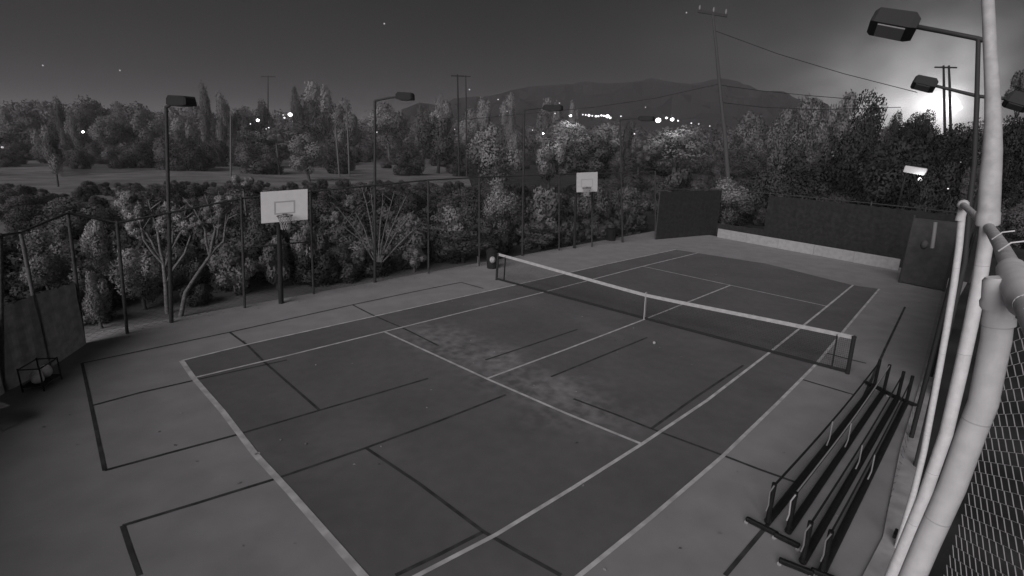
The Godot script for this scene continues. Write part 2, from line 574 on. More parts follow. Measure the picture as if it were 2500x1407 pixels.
func build_fences() -> void:
	var steel := mottled(0.055, 0.3, 1.5, 51, 0.6)
	var pale := mottled(0.11, 0.3, 1.5, 52, 0.6)
	var wire := grey(0.05, 0.7)
	# along the left side
	var f := thing("chain_link_fence", "tall dark chain-link fence running along the left side of the court past both basketball hoops", "fence", Vector3(-3.6, 0, -12))
	var posts := [
		[Vector3(-3.28, 0, 0.468), Vector3(-3.252, 3.131, 0.261)], [Vector3(-3.674, 0, -2.807), Vector3(-3.597, 3.593, -3.046)], [Vector3(-3.825, 0, -5.234), Vector3(-3.762, 3.703, -5.377)],
		[Vector3(-3.741, 0, -10.336), Vector3(-3.711, 3.97, -10.377)], [Vector3(-3.431, 0, -12.997), Vector3(-3.454, 4.044, -12.971)], [Vector3(-3.54, 0, -18.896), Vector3(-3.693, 4.051, -18.768)],
		[Vector3(-3.079, 0, -21.245), Vector3(-3.276, 4.075, -21.1)], [Vector3(-2.097, 0, -26.554), Vector3(-2.438, 4.127, -26.359)],
	]
	var corner := [Vector3(-3.093, 0, 1.447), Vector3(-3.076, 3.494, 1.246)]
	for p in posts:
		part("post", post_shape(p[0], p[1], 0.042), steel, f)
	var tops := [corner[1]]
	for p in posts:
		tops.append(p[1])
	var st := begin()
	tube(st, tops, [0.03], 8)
	part("top_rail", st, steel, f)
	st = begin()
	tube(st, [Vector3(-3.602, 2.016, -3.031), Vector3(-3.797, 1.942, -5.298)], [0.028], 8)
	part("middle_rail", st, steel, f)
	st = begin()
	var feet := [corner[0]]
	for p in posts:
		feet.append(p[0])
	for i in feet.size() - 1:
		chain_link(st, feet[i], feet[i + 1], 0.05, minf(tops[i].y, tops[i + 1].y) - 0.02, 0.12, 0.002, 2)
	var mesh := part("wire_mesh", st, wire, f)
	mesh.set_meta("kind", "stuff")
	# across the near left corner, with a windscreen on its lower half
	var g := thing("chain_link_fence", "short chain-link fence with a black windscreen on its lower half at the left edge", "fence", corner[0])
	var nf := [corner, [Vector3(-1.72, 0, 2.298), Vector3(-1.718, 3.267, 2.225)], [Vector3(-0.73, 0, 3.106), Vector3(-0.727, 3.371, 2.565)], [Vector3(1.6, 0, 4.8), Vector3(1.6, 3.35, 4.8)], [Vector3(4.1, 0, 6.6), Vector3(4.1, 3.35, 6.6)], [Vector3(8.5, 0, 7.3), Vector3(8.5, 3.35, 7.3)], [Vector3(13.5, 0, 7.8), Vector3(13.5, 3.35, 7.8)]]
	for i in nf.size():
		part("post", post_shape(nf[i][0], nf[i][1], 0.04), pale if i == 1 else steel, g)
	st = begin()
	var t2: Array = []
	for p in nf:
		t2.append(p[1])
	tube(st, t2, [0.028], 8)
	part("top_rail", st, steel, g)
	st = begin()
	for i in nf.size() - 1:
		chain_link(st, nf[i][0], nf[i + 1][0], 0.05, 3.25, 0.1, 0.0022, 2)
	mesh = part("wire_mesh", st, wire, g)
	mesh.set_meta("kind", "stuff")
	var cloth := mottled(0.085, 0.3, 0.6, 55, 1.0)
	cloth.backlight_enabled = true
	cloth.backlight = Color(0.9, 0.9, 0.9)
	var heights := [1.72, 1.84, 1.82, 2.3, 2.9, 2.9, 2.9]
	for i in nf.size() - 1:
		st = begin()
		windscreen(st, nf[i][0], nf[i + 1][0], heights[i], heights[i + 1], 0.03)
		part("windscreen", st, cloth, g)
	# behind the far end
	var h := thing("windscreen_fence", "tall fence covered with dark windscreen across the far end of the court", "fence", Vector3(4, 0, -31))
	var hb := [posts[7][0], Vector3(-0.6, 0, -31.9), Vector3(2.6, 0, -31.6), Vector3(5.4, 0, -30.9), Vector3(8.2, 0, -30.1), Vector3(10.6, 0, -29.2), Vector3(12.9, 0, -28.0)]
	var hh := [3.0, 2.9, 2.9, 2.9, 2.9, 2.9, 2.9]
	for i in hb.size():
		part("post", post_shape(hb[i], hb[i] + Vector3.UP * (hh[i] + 0.15), 0.04), steel, h)
	st = begin()
	var t3: Array = []
	for i in hb.size():
		t3.append(hb[i] + Vector3.UP * (hh[i] + 0.1))
	tube(st, t3, [0.028], 8)
	part("top_rail", st, steel, h)
	for i in hb.size() - 1:
		st = begin()
		var sh: float = 0.8 if i == 1 else hh[i]
		windscreen(st, hb[i], hb[i + 1], sh, sh, 0.04)
		part("windscreen", st, mottled(0.032, 0.3, 0.5, 61, 1.0), h)


func windscreen(st: SurfaceTool, a: Vector3, b: Vector3, ha: float, hb: float, sag: float) -> void:
	var n := 14
	var u := (b - a).normalized()
	var nr := Vector3(-u.z, 0, u.x)
	if nr.dot(Vector3(10, 0, 0) - a) < 0.0:
		nr = -nr
	for i in n:
		for k in 6:
			var q: Array = []
			for c in [[i, k], [i + 1, k], [i + 1, k + 1], [i, k + 1]]:
				var s: float = float(c[0]) / n
				var t: float = c[1] / 6.0
				var p: Vector3 = a.lerp(b, s) + Vector3.UP * (-0.02 + lerpf(ha, hb, s) * t - (sag if c[1] == 6 and c[0] % 4 == 2 else 0.0))
				q.append(p + nr * (0.05 + 0.012 * sin(s * 19.0 + t * 3.0) * sin(PI * t)))
			quad(st, q[0], q[1], q[2], q[3], (q[1] - q[0]).cross(q[3] - q[0]).normalized() * (1.0 if (q[1] - q[0]).cross(q[3] - q[0]).dot(nr) > 0.0 else -1.0))


# ---------------------------------------------------------------- trees
# a crown of leaf-sized faces in a ball of radius 1; kind 0 round, 1 tall, 2 spire, 3 loose, 4 bush, 5 big leaves
func crown(kind: int, variant: int) -> ArrayMesh:
	var key := kind * 10 + variant
	if crowns.has(key):
		return crowns[key]
	var r := RandomNumberGenerator.new()
	r.seed = 100 + key
	var lobes: Array = []
	var count: int = [16, 13, 0, 12, 14, 12][kind]
	for i in count:
		var d := Vector3(r.randfn(), r.randfn(), r.randfn()).normalized()
		var s := r.randf_range(0.24, 0.42)
		if kind == 3:
			s = r.randf_range(0.2, 0.34)
		var at := d * (1.0 - s) * r.randf_range(0.8, 1.06)
		if kind == 1:
			s = r.randf_range(0.3, 0.5)
			var w := r.randf() * 0.55
			at = Vector3(cos(TAU * r.randf()) * w, lerpf(-0.8, 0.55, (i + r.randf()) / count), sin(TAU * r.randf()) * w)
		lobes.append([at, s, r.randf_range(0.5, 1.5)])
	if kind == 2:
		for i in 11:
			var t := i / 10.0
			var w := (1.0 - t) * 0.75 + 0.08
			for k in 3:
				var a := r.randf() * TAU
				lobes.append([Vector3(cos(a) * w * 0.55, -0.9 + 1.75 * t, sin(a) * w * 0.55), 0.5 * w + 0.06, r.randf_range(0.6, 1.4)])
	if kind != 2:
		lobes.append([Vector3(0, -0.1, 0), [0.6, 0.4, 0.4, 0.4, 0.62, 0.6][kind], 0.75])
	var st := begin()
	var leaves: int = [8500, 7500, 7000, 5500, 7500, 3200][kind]
	var size: float = [0.04, 0.042, 0.042, 0.042, 0.043, 0.075][kind]
	var pick := PackedFloat32Array()
	var total := 0.0
	for l in lobes:
		total += l[1] * l[1]
		pick.append(total)
	for i in leaves:
		var z := r.randf() * total
		var k := 0
		while pick[k] < z:
			k += 1
		var dir := Vector3(r.randfn(), r.randfn(), r.randfn()).normalized()
		var rad: float = lobes[k][1] * (1.0 - 0.45 * pow(r.randf(), 2.0) + 0.12 * r.randfn() * 0.6)
		var p: Vector3 = lobes[k][0] + dir * rad
		if p.y < -1.0:
			continue
		var face := (dir + 0.75 * Vector3(r.randfn(), r.randfn(), r.randfn())).normalized()
		var n := (dir + 0.14 * face).normalized()
		if face.dot(n) < 0.0:
			face = -face
		var u := face.cross(Vector3(r.randfn(), r.randfn(), r.randfn())).normalized()
		var v := face.cross(u)
		var s := size * r.randf_range(0.6, 1.35)
		var t: float = r.randf_range(0.95, 1.05) * lobes[k][2]
		st.set_color(Color(t, t, t))
		var a := p - u * s
		var b := p + v * s * 0.55
		var c := p + u * s
		var d2 := p - v * s * 0.55
		tri(st, a, b, c, n, n, n)
		tri(st, a, c, d2, n, n, n)
	crowns[key] = st.commit()
	return crowns[key]


func leaf_mat(tone: float) -> StandardMaterial3D:
	var key := "leaf %.3f" % tone
	if not mats.has(key):
		# foliage is bright in infrared, and lets much of it through
		var t := minf((0.05 if tone > 0.03 else 0.022) + tone * 2.5, 0.7)
		var m := StandardMaterial3D.new()
		m.albedo_color = Color(t, t * 0.985, t).linear_to_srgb()
		m.roughness = 0.85
		m.metallic_specular = 0.25
		m.vertex_color_use_as_albedo = true
		m.backlight_enabled = true
		m.backlight = Color(0.85, 0.85, 0.85)
		mats[key] = m
	return mats[key]


# x, z, top, bottom of the crown, width; kind, tone
func tree(n: String, label: String, category: String, x: float, z: float, top: float, bottom: float, width: float, kind: int, tone: float, group := "") -> void:
	var o := thing(n, label, category, Vector3(x, -0.1, z), group)
	if width > 3.6 and top > 4.0 and kind != 2:
		bottom = minf(bottom, top * 0.12)
	var half := (top - bottom) * 0.5
	var c := MeshInstance3D.new()
	c.name = "crown" if category == "tree" else "foliage"
	c.mesh = crown(kind, rng.randi() % 3)
	c.material_override = leaf_mat(tone)
	c.position = Vector3(0, bottom + half + 0.1, 0)
	c.scale = Vector3(width * 0.5, half, width * 0.5 * rng.randf_range(0.85, 1.1))
	c.rotation.y = rng.randf() * TAU
	o.add_child(c, true)
	var st := begin()
	var base := o.position
	var r := clampf(width * 0.035, 0.04, 0.45)
	var mid := bottom + half
	var lean := Vector3(rng.randf_range(-0.06, 0.06), 0, rng.randf_range(-0.06, 0.06)) * width
	tube(st, [base, base + Vector3(0, maxf(bottom, 0.1), 0) + lean * 0.5, base + Vector3(0, mid, 0) + lean], [r * 1.3, r, r * 0.6], 6)
	for k in 3:
		var a := rng.randf() * TAU
		var from := base + Vector3(0, lerpf(maxf(bottom, 0.1), mid, 0.3 + 0.2 * k), 0) + lean * 0.6
		tube(st, [from, from + Vector3(cos(a) * width * 0.16, half * 0.3, sin(a) * width * 0.16), from + Vector3(cos(a) * width * 0.3, half * 0.75, sin(a) * width * 0.3)], [r * 0.5, r * 0.35, r * 0.15], 5)
	part("trunk" if category == "tree" else "stem", st, grey(tone * 0.8, 0.95), o)


func build_background() -> void:
	var sky_trees := "trees on the skyline beyond the court"
	# name, label, numbers (x, z, top, bottom, width), kind, tone
	var list := [
		["tree", "pale tree cut off by the left edge on the skyline", [-185.772, -4.029, 12.805, 4.887, 5.055], 1, 0.1],
		["tree", "low dark tree on the skyline next to the left edge", [-165.595, -7.551, 9.671, 3.121, 12.182], 0, 0.05],
		["conifer_tree", "dark feathery tree leaning on the skyline, tallest near the left edge", [-155.161, -13.018, 14.691, 5.284, 4.319], 1, 0.04],
		["tree", "round two-toned tree just right of the dark feathery tree on the left", [-144.892, -15.152, 11.55, 4.03, 6.034], 0, 0.07],
		["tree", "pale upright tree standing alone before the left skyline", [-60.669, -3.036, 6.571, 1.316, 2.692], 1, 0.1],
		["tree", "faint far tree between the left lit window and the black floodlight", [-242.454, -39.454, 18.588, 10.413, 6.966], 0, 0.07],
		["tree", "broad grey tree left of the first black floodlight", [-134.192, -19.826, 10.326, 2.496, 10.235], 0, 0.075],
		["tree", "grey tree immediately left of the first black floodlight head", [-132.987, -26.699, 12.487, 3.077, 7.912], 0, 0.065],
		["tree", "ball-shaped pale tree under the first black floodlight head", [-92.754, -23.414, 8.863, 3.656, 5.126], 0, 0.1],
		["tree", "tall narrow dark tree just right of the first floodlight head", [-149.619, -43.088, 21.047, 6.274, 4.21], 1, 0.055],
		["tree", "tall pale tree right of the narrow dark one near the first floodlight", [-148.54, -46.788, 18.635, 6.404, 5.173], 1, 0.085],
		["tree", "pale low tree left of the small T-shaped lamp post", [-151.75, -53.161, 14.961, 6.607, 8.261], 0, 0.09],
		["conifer_tree", "small dark pointed tree below the T-shaped lamp post", [-154.36, -60.732, 17.892, 8.031, 6.154], 1, 0.045],
		["tree", "dark spreading tree behind the brightest lights on the left", [-174.351, -64.295, 17.789, 6.885, 13.584], 3, 0.045],
		["tree", "dark lollipop-shaped tree above the cluster of lights", [-132.525, -61.365, 20.288, 16.321, 3.982], 0, 0.045],
		["tree", "large pale billowing tree right of the lollipop-shaped tree", [-134.853, -68.308, 21.971, 8.284, 10.699], 0, 0.115],
		["tree", "pale tree sloping down to the right of the large billowing tree", [-131.627, -74.719, 18, 7.38, 10.434], 0, 0.1],
		["tree", "dark low round tree mass in front of the left cluster of lights", [-99.209, -36.826, 7.694, 3.74, 9.848], 4, 0.03],
		["tree", "dark flat tree mass right of the cluster of lights", [-114.585, -52.462, 9.93, 5.3, 14.761], 4, 0.035],
		["shrub", "pale round shrub beyond the road above the near backboard", [-58.893, -30.068, 6.856, 2.781, 5.927], 0, 0.11],
		["shrub", "small pale shrub left of the round shrub above the near backboard", [-74.323, -32.054, 6.465, 4.807, 3.044], 4, 0.12],
		["tree", "pale wide tree behind the second floodlight pole", [-112.707, -77.461, 16.353, 5.401, 13.238], 0, 0.105],
		["tree", "dark tree right of the second floodlight head", [-99.705, -78.879, 15.948, 7.634, 5.821], 0, 0.05],
		["tree", "pale lumpy tree between second floodlight and dark utility pole", [-112.585, -95.07, 19.889, 8.114, 10.011], 0, 0.12],
		["tree", "dark bushy tree left of the tall dark utility pole", [-69.525, -60.838, 11.503, 4.488, 8.664], 4, 0.04],
		["conifer_tree", "pale pointed tree right of the two thin utility poles", [-111.73, -111.656, 21.014, 8.658, 6.634], 1, 0.13],
		["conifer_tree", "tallest pale pointed tree left of the third floodlight", [-106.466, -117.196, 22.175, 8.858, 7.402], 1, 0.13],
		["tree", "pale tree filling the gap behind the thin utility poles", [-121.893, -115.268, 18.016, 6.771, 10.839], 0, 0.115],
		["tree", "large pale rounded tree rising behind the middle of the left fence", [-20.844, -30.253, 7.518, 2.41, 5.798], 0, 0.115],
		["tree", "pale ragged tree right of the third floodlight pole", [-19.969, -36.634, 6.849, 2.697, 4.451], 3, 0.115],
		["tree", "grey tree behind the third floodlight head", [-110.341, -140.927, 22.34, 10.992, 9.967], 0, 0.1],
		["conifer_tree", "slim pale pointed tree right of the third floodlight head", [-104.844, -145.513, 21.936, 13.884, 4.817], 1, 0.14],
		["tree", "low pale tree under the row of city lights", [-62.502, -89.719, 11.569, 6.199, 13.581], 4, 0.13],
		["tree", "low pale tree right under the brightest row of city lights", [-60.718, -103.664, 11.724, 6.143, 11.66], 4, 0.11],
		["tree", "dark wide tree above the far backboard", [-27.448, -53.687, 7.173, 2.98, 7.415], 4, 0.035],
		["tree", "dark narrow tree beside the fourth floodlight", [-26.651, -60.316, 9.725, 3.946, 2.566], 1, 0.035],
		["tree", "pale broad tree under the bright lights left of the leaning utility pole", [-32.478, -85.845, 9.895, 3.17, 12.822], 0, 0.12],
		["tree", "small pale tree between the two dark trees above the far backboard", [-27.643, -65.599, 6.889, 2.859, 3.576], 3, 0.11],
		["tree", "pale tree right of the leaning utility pole", [-25.57, -99.955, 13.072, 4.894, 6.716], 0, 0.085],
		["tree", "grey tree sloping up toward the glow", [-20.734, -101.697, 13.751, 5.05, 6.713], 0, 0.08],
		["tree", "pale-topped tree below the glowing smoke", [-16.84, -102.918, 15.758, 4.464, 7.01], 0, 0.09],
		["tree", "grey tree left of the dark conifer beside the glow", [-13.235, -109.063, 17.215, 3.873, 7.136], 3, 0.1],
		["conifer_tree", "dark conifer standing at the left edge of the bright glow", [-0.91, -70.843, 13.363, 3.583, 5.211], 1, 0.02],
		["conifer_tree", "small dark pointed tree right of the conifer at the glow", [0.605, -76.214, 11.109, 4.546, 2.283], 1, 0.022],
		["tree", "dark round tree below the left end of the explosion", [5.766, -56.779, 9.509, 4.115, 3.358], 0, 0.02],
		["tree", "black tree straight below the explosion", [9.713, -45.161, 7.789, 3.087, 3.403], 0, 0.016],
		["tree", "black tree right of the white light pole", [13.092, -31.348, 7.54, 2.978, 2.288], 0, 0.016],
		["tree", "grey tree against the dim sky at the upper right edge", [11.323, -67.307, 14.214, 8.766, 2.68], 3, 0.06],
		["conifer_tree", "wide black conifer in the dark wood at the right", [3.282, -46.175, 7.857, -0.398, 5.558], 1, 0.018],
		["tree", "black bushy tree low in the dark wood under the pale-topped tree", [0.652, -45.516, 5.55, -1.39, 5.796], 0, 0.02],
		["tree", "dark tree low between the pale shrub and the dark wood", [-2.961, -46.479, 4.49, -2, 4.407], 4, 0.028],
		["tree", "black round tree in front of the dark wood beside the conifer", [7.625, -38.859, 6.713, -0.258, 5.564], 0, 0.02],
		["tree", "dim tree at the left end of the dark wood", [-1.81, -50.007, 7.038, -1.412, 5.655], 3, 0.04],
		["tree", "dark tree behind the tall grey panel", [10.657, -33.197, 5.507, -0.063, 3.285], 0, 0.018],
		["shrub", "lit shrub under the bright porch roof at the right", [9.299, -35.561, 4.201, 1.302, 1.483], 3, 0.1],
		["shrub", "pale blurred shrub behind the far windscreen", [-1.13, -34.344, 3.841, 0.073, 3.828], 0, 0.13],
		["tree", "dim grey tree behind the far right fence corner", [-7.99, -39.97, 4.323, -1.318, 4.657], 3, 0.045],
		["tree", "dim tree right of the pale blurred shrub", [-0.474, -40.988, 4.305, -1.098, 3.88], 4, 0.03],
	]
	for e in list:
		var p: Array = e[2]
		tree(e[0], e[1], "shrub" if e[0] == "shrub" else "tree", p[0], p[1], p[2], p[3], p[4], e[3], e[4], sky_trees if e[0] != "shrub" else "")
	# masses nobody could count
	wood("distant_wood", "continuous band of distant trees along the skyline", 230.0, 330.0, 460, 7.5, 12.5, 0.1, 0.24, 0)
	wood("field_scrub", "scattered scrub and hedges at the far side of the field", 95.0, 235.0, 460, 1.4, 4.2, 0.06, 0.17, 0)
	wood("dark_thicket", "dark mass of low scrub between the fence and the road", 32.0, 75.0, 520, 0.8, 2.0, 0.07, 0.16, 4)


# fills a fan of ground beyond the left and far fences with crowns
func wood(n: String, label: String, d0: float, d1: float, count: int, s0: float, s1: float, tone0: float, tone1: float, kind: int) -> void:
	var mm := MultiMesh.new()
	mm.transform_format = MultiMesh.TRANSFORM_3D
	mm.use_colors = true
	mm.mesh = crown(kind, 1)
	var r := RandomNumberGenerator.new()
	r.seed = int(d0) + 3
	var list: Array = []
	while list.size() < count:
		var a := r.randf_range(-0.08, 1.65)
		var d := sqrt(r.randf_range(d0 * d0, d1 * d1))
		var x := 14.1 - sin(a) * d
		var z := 2.6 - cos(a) * d
		if x > -9.0 and z > -38.0:
			continue
		var s := r.randf_range(s0, s1)
		if kind == 4:
			s = minf(s, (5.0 - 0.06 * d) * r.randf_range(0.3, 0.75)) if a > 0.6 else s
			if s < 0.35:
				continue
		var t := r.randf_range(tone0, tone1)
		list.append([Transform3D(Basis(Vector3.UP, r.randf() * TAU).scaled(Vector3(s, s * r.randf_range(0.7, 1.05), s)), Vector3(x, s * 0.55, z)), t])
	mm.instance_count = list.size()
	for i in list.size():
		mm.set_instance_transform(i, list[i][0])
		var t: float = list[i][1] * 1.2 + 0.03
		mm.set_instance_color(i, Color(t, t * 0.985, t))
	var o := MultiMeshInstance3D.new()
	o.name = numbered(n)
	o.multimesh = mm
	var m := leaf_mat(0.5)
	o.material_override = m
	o.set_meta("kind", "stuff")
	tag(o, label, "trees")
	add_child(o)


func build_shrubs() -> void:
	var list := [
		["rounded pale shrub behind the fence left of the bare branching trunk", [-6.749, 0.261, 2.926, 0.649, 1.268], 0, 0.1],
		["grey shrub behind the fence at the left end above the windscreen", [-5.863, 1.74, 2.754, 0.841, 1.551], 4, 0.055],
		["low grey shrub in the corner beside the end of the black windscreen", [-4.4, 0.878, 1.807, 0.006, 0.826], 4, 0.07],
		["leafy grey shrub at the foot of the branching trunk", [-5.648, -0.423, 2.06, -0.49, 1.584], 0, 0.085],
		["dim shrub behind the first floodlight pole", [-6.911, -1.848, 1.856, -0.838, 1.618], 4, 0.055],
		["pale large-leaved bush left of the near hoop post", [-5.547, -3.16, 1.916, -0.168, 1.608], 5, 0.11],
		["pale large-leaved bush right behind the near hoop post", [-5.58, -4.646, 2.212, -0.218, 1.542], 5, 0.115],
		["pale bush under the right side of the near backboard", [-5.628, -5.874, 2.413, -0.2, 1.384], 5, 0.105],
		["dark bush between the near hoop and the spiky plant", [-5.628, -7.067, 1.314, -0.236, 1.416], 4, 0.05],
		["grey bush at the foot of the spiky plant", [-5.45, -8.471, 1.619, -0.436, 2.277], 5, 0.09],
		["pale leafy bush right of the spiky plant", [-5.366, -10.504, 2.072, -0.276, 2.037], 5, 0.09],
		["small pale bush low behind the fence left of the net post", [-4.528, -10.137, 1.128, 0.123, 1.076], 5, 0.12],
		["grey bush above the net's left post", [-6.104, -13.707, 2.743, -0.367, 2.471], 5, 0.085],
		["dark bush behind the bin by the left net post", [-4.692, -13.063, 1.555, -0.236, 2.94], 4, 0.035],
		["pale bush behind the third floodlight pole", [-6.699, -17.556, 3.602, -0.049, 2.745], 0, 0.09],
		["grey bush between the third floodlight pole and the far hoop", [-6.37, -20.629, 3.542, -0.099, 2.683], 5, 0.07],
		["dark bush low left of the far hoop post", [-4.761, -18.715, 1.479, -0.122, 2.952], 4, 0.04],
		["dim bush behind the far backboard", [-5.981, -24.788, 3.457, -0.492, 2.914], 4, 0.05],
		["grey bush behind the fence right of the far backboard", [-5.539, -28.711, 3.107, -0.707, 3.13], 4, 0.055],
		["pale small tree crown above the near backboard's left corner", [-18.204, -7.919, 3.603, 2.448, 1.506], 3, 0.1],
		["dark round bush behind the left half of the near backboard", [-8.529, -5.312, 2.801, 0.379, 2.069], 4, 0.03],
		["dark bush left of the branching trunk under the skyline", [-11.788, 0.409, 3.135, 1.263, 2.361], 4, 0.03],
	]
	for e in list:
		var p: Array = e[1]
		tree("shrub", e[0], "shrub", p[0], p[1], p[2], maxf(p[3], 0.05), p[4], e[2], e[3] * 1.45, "shrubs behind the left fence")
	# low growth along the fence foot
	var mm := MultiMesh.new()
	mm.transform_format = MultiMesh.TRANSFORM_3D
	mm.use_colors = true
	mm.mesh = crown(5, 2)
	var r := RandomNumberGenerator.new()
	r.seed = 77
	mm.instance_count = 230
	for i in 230:
		var z := r.randf_range(-30.0, 4.0)
		var x := -4.9 - 7.0 * pow(r.randf(), 1.3)
		var s := r.randf_range(0.35, 0.9) + maxf(0.0, (-x - 6.0) * 0.12)
		mm.set_instance_transform(i, Transform3D(Basis(Vector3.UP, r.randf() * TAU).scaled(Vector3(s, s, s)), Vector3(x, s * 0.6 - 0.1, z)))
		var t := r.randf_range(0.1, 0.34)
		mm.set_instance_color(i, Color(t, t, t))
	var o := MultiMeshInstance3D.new()
	o.name = "undergrowth"
	o.multimesh = mm
	o.material_override = leaf_mat(0.5)
	o.set_meta("kind", "stuff")
	tag(o, "low mixed undergrowth at the foot of the left fence", "plants")
	add_child(o)
	# bare branching plants
	var bark := mottled(0.17, 0.4, 1.2, 71, 0.95)
	var o2 := thing("branching_trunk", "pale leaning trunk behind the fence that forks into bare branches", "tree", Vector3(-4.153, 0, -1.058))
	var st := begin()
	tube(st, [Vector3(-4.117, -0.095, -1.037), Vector3(-4.07, 0.719, -1.262), Vector3(-3.983, 1.296, -1.651), Vector3(-3.887, 1.827, -2.035)], [0.075, 0.06, 0.05, 0.042], 8)
	part("trunk", st, bark, o2)
	branches(o2, bark, [Vector3(-3.887, 1.827, -2.035), Vector3(-3.887, 1.827, -2.035), Vector3(-3.887, 1.827, -2.035), Vector3(-3.887, 1.827, -2.035)], [Vector3(-3.897, 2.674, -1.998), Vector3(-3.826, 2.659, -2.265), Vector3(-3.817, 2.462, -2.298), Vector3(-3.777, 2.257, -2.441)], [Vector3(-3.96, 3.442, -1.747), Vector3(-3.858, 3.553, -2.147), Vector3(-3.75, 3.694, -2.535), Vector3(-3.728, 3.157, -2.609)], 0.036)
	var o3 := thing("branching_trunk", "pale many-armed bare plant behind the fence by the first floodlight pole", "tree", Vector3(-5.92, 0, -1.022))
	st = begin()
	tube(st, [Vector3(-4.769, -0.105, -0.825), Vector3(-4.755, 0.839, -0.9), Vector3(-4.748, 1.631, -0.935)], [0.07, 0.06, 0.05], 8)
	part("trunk", st, bark, o3)
	branches(o3, bark, [Vector3(-4.748, 1.631, -0.935), Vector3(-4.748, 1.631, -0.935), Vector3(-4.751, 1.369, -0.923), Vector3(-4.75, 1.567, -0.927), Vector3(-4.744, 1.497, -0.96), Vector3(-4.752, 0.971, -0.916)], [Vector3(-4.786, 2.298, -0.728), Vector3(-4.753, 2.538, -0.914), Vector3(-4.687, 2.256, -1.244), Vector3(-4.82, 2.377, -0.535), Vector3(-4.636, 2.498, -1.486), Vector3(-4.629, 1.839, -1.516)], [Vector3(-4.827, 2.943, -0.489), Vector3(-4.772, 3.543, -0.808), Vector3(-4.64, 3.394, -1.467), Vector3(-4.826, 3.433, -0.495), Vector3(-4.577, 3.32, -1.743), Vector3(-4.559, 2.606, -1.822)], 0.036)
	var o4 := thing("spiky_plant", "spiky plant with long pale stalks fanning out behind the fence right of the near hoop", "plant", Vector3(-4.329, 0, -8.26))
	branches(o4, bark, [Vector3(-4.463, 0.68, -8.183), Vector3(-4.438, 0.679, -8.225), Vector3(-4.422, 0.678, -8.253), Vector3(-4.405, 0.677, -8.281), Vector3(-4.388, 0.676, -8.309), Vector3(-4.372, 0.675, -8.338), Vector3(-4.355, 0.674, -8.366), Vector3(-4.338, 0.673, -8.394), Vector3(-4.322, 0.672, -8.422), Vector3(-4.305, 0.671, -8.45)], [Vector3(-4.75, 1.878, -7.674), Vector3(-4.631, 2.039, -7.888), Vector3(-4.508, 2.283, -8.105), Vector3(-4.428, 2.281, -8.243), Vector3(-4.323, 2.196, -8.419), Vector3(-4.225, 2.111, -8.581), Vector3(-4.099, 2.024, -8.785), Vector3(-4.043, 1.771, -8.874), Vector3(-4.682, 1.542, -7.798), Vector3(-3.98, 1.344, -8.973)], [Vector3(-5.104, 2.948, -6.999), Vector3(-4.931, 3.422, -7.336), Vector3(-4.652, 3.74, -7.851), Vector3(-4.477, 3.63, -8.158), Vector3(-4.238, 3.536, -8.56), Vector3(-4.011, 3.506, -8.923), Vector3(-3.75, 3.347, -9.323), Vector3(-3.594, 2.772, -9.553), Vector3(-5.184, 2.47, -6.836), Vector3(-3.412, 2.271, -9.814)], 0.028)
	tufts(o3, [Vector3(-5.054, 3.482, -0.339), Vector3(-5.024, 3.166, -0.525), Vector3(-4.964, 3.249, -0.87), Vector3(-4.878, 3.127, -1.311), Vector3(-4.891, 2.772, -1.246), Vector3(-5.043, 2.674, -0.409), Vector3(-4.823, 2.791, -1.568)], 0.42, 0.16)
	tufts(o2, [Vector3(-4.047, 2.863, -1.811), Vector3(-3.971, 3.167, -2.11), Vector3(-3.904, 2.964, -2.357), Vector3(-3.83, 3.403, -2.62)], 0.3, 0.15)
	tufts(o4, [Vector3(-4.956, 3.093, -7.503), Vector3(-5.232, 2.503, -6.965), Vector3(-4.615, 1.347, -8.119), Vector3(-4.329, 1.163, -8.603), Vector3(-4.008, 2.006, -9.114), Vector3(-4.82, 1.019, -7.755), Vector3(-3.729, 2.341, -9.533)], 0.36, 0.13)


func tufts(o: Node3D, at: Array, size: float, tone: float) -> void:
	for p in at:
		var c := MeshInstance3D.new()
		c.name = "leaf_tuft"
		c.mesh = crown(5, rng.randi() % 3)
		c.material_override = leaf_mat(tone * rng.randf_range(0.8, 1.2))
		c.position = p - o.position
		c.scale = Vector3.ONE * size * rng.randf_range(0.7, 1.2)
		c.rotation.y = rng.randf() * TAU
		o.add_child(c, true)


func branches(o: Node3D, m: Material, from: Array, via: Array, to: Array, r: float) -> void:
	for i in from.size():
		var st := begin()
		var mid: Vector3 = via[i]
		tube(st, [from[i], from[i].lerp(mid, 0.5) + Vector3(rng.randf_range(-0.05, 0.05), 0, 0.03), mid, mid.lerp(to[i], 0.55) + Vector3(rng.randf_range(-0.06, 0.06), 0.02, 0), to[i]], [r * 1.25, r * 1.1, r, r * 0.8, r * 0.5], 6)
		for k in 3:
			var p: Vector3 = mid.lerp(to[i], 0.25 + 0.25 * k)
			var d := Vector3(rng.randf_range(-0.3, 0.3), rng.randf_range(0.15, 0.45), rng.randf_range(-0.3, 0.3))
			tube(st, [p, p + d * 0.6, p + d], [r * 0.5, r * 0.4, r * 0.25], 5)
		part("branch", st, m, o)


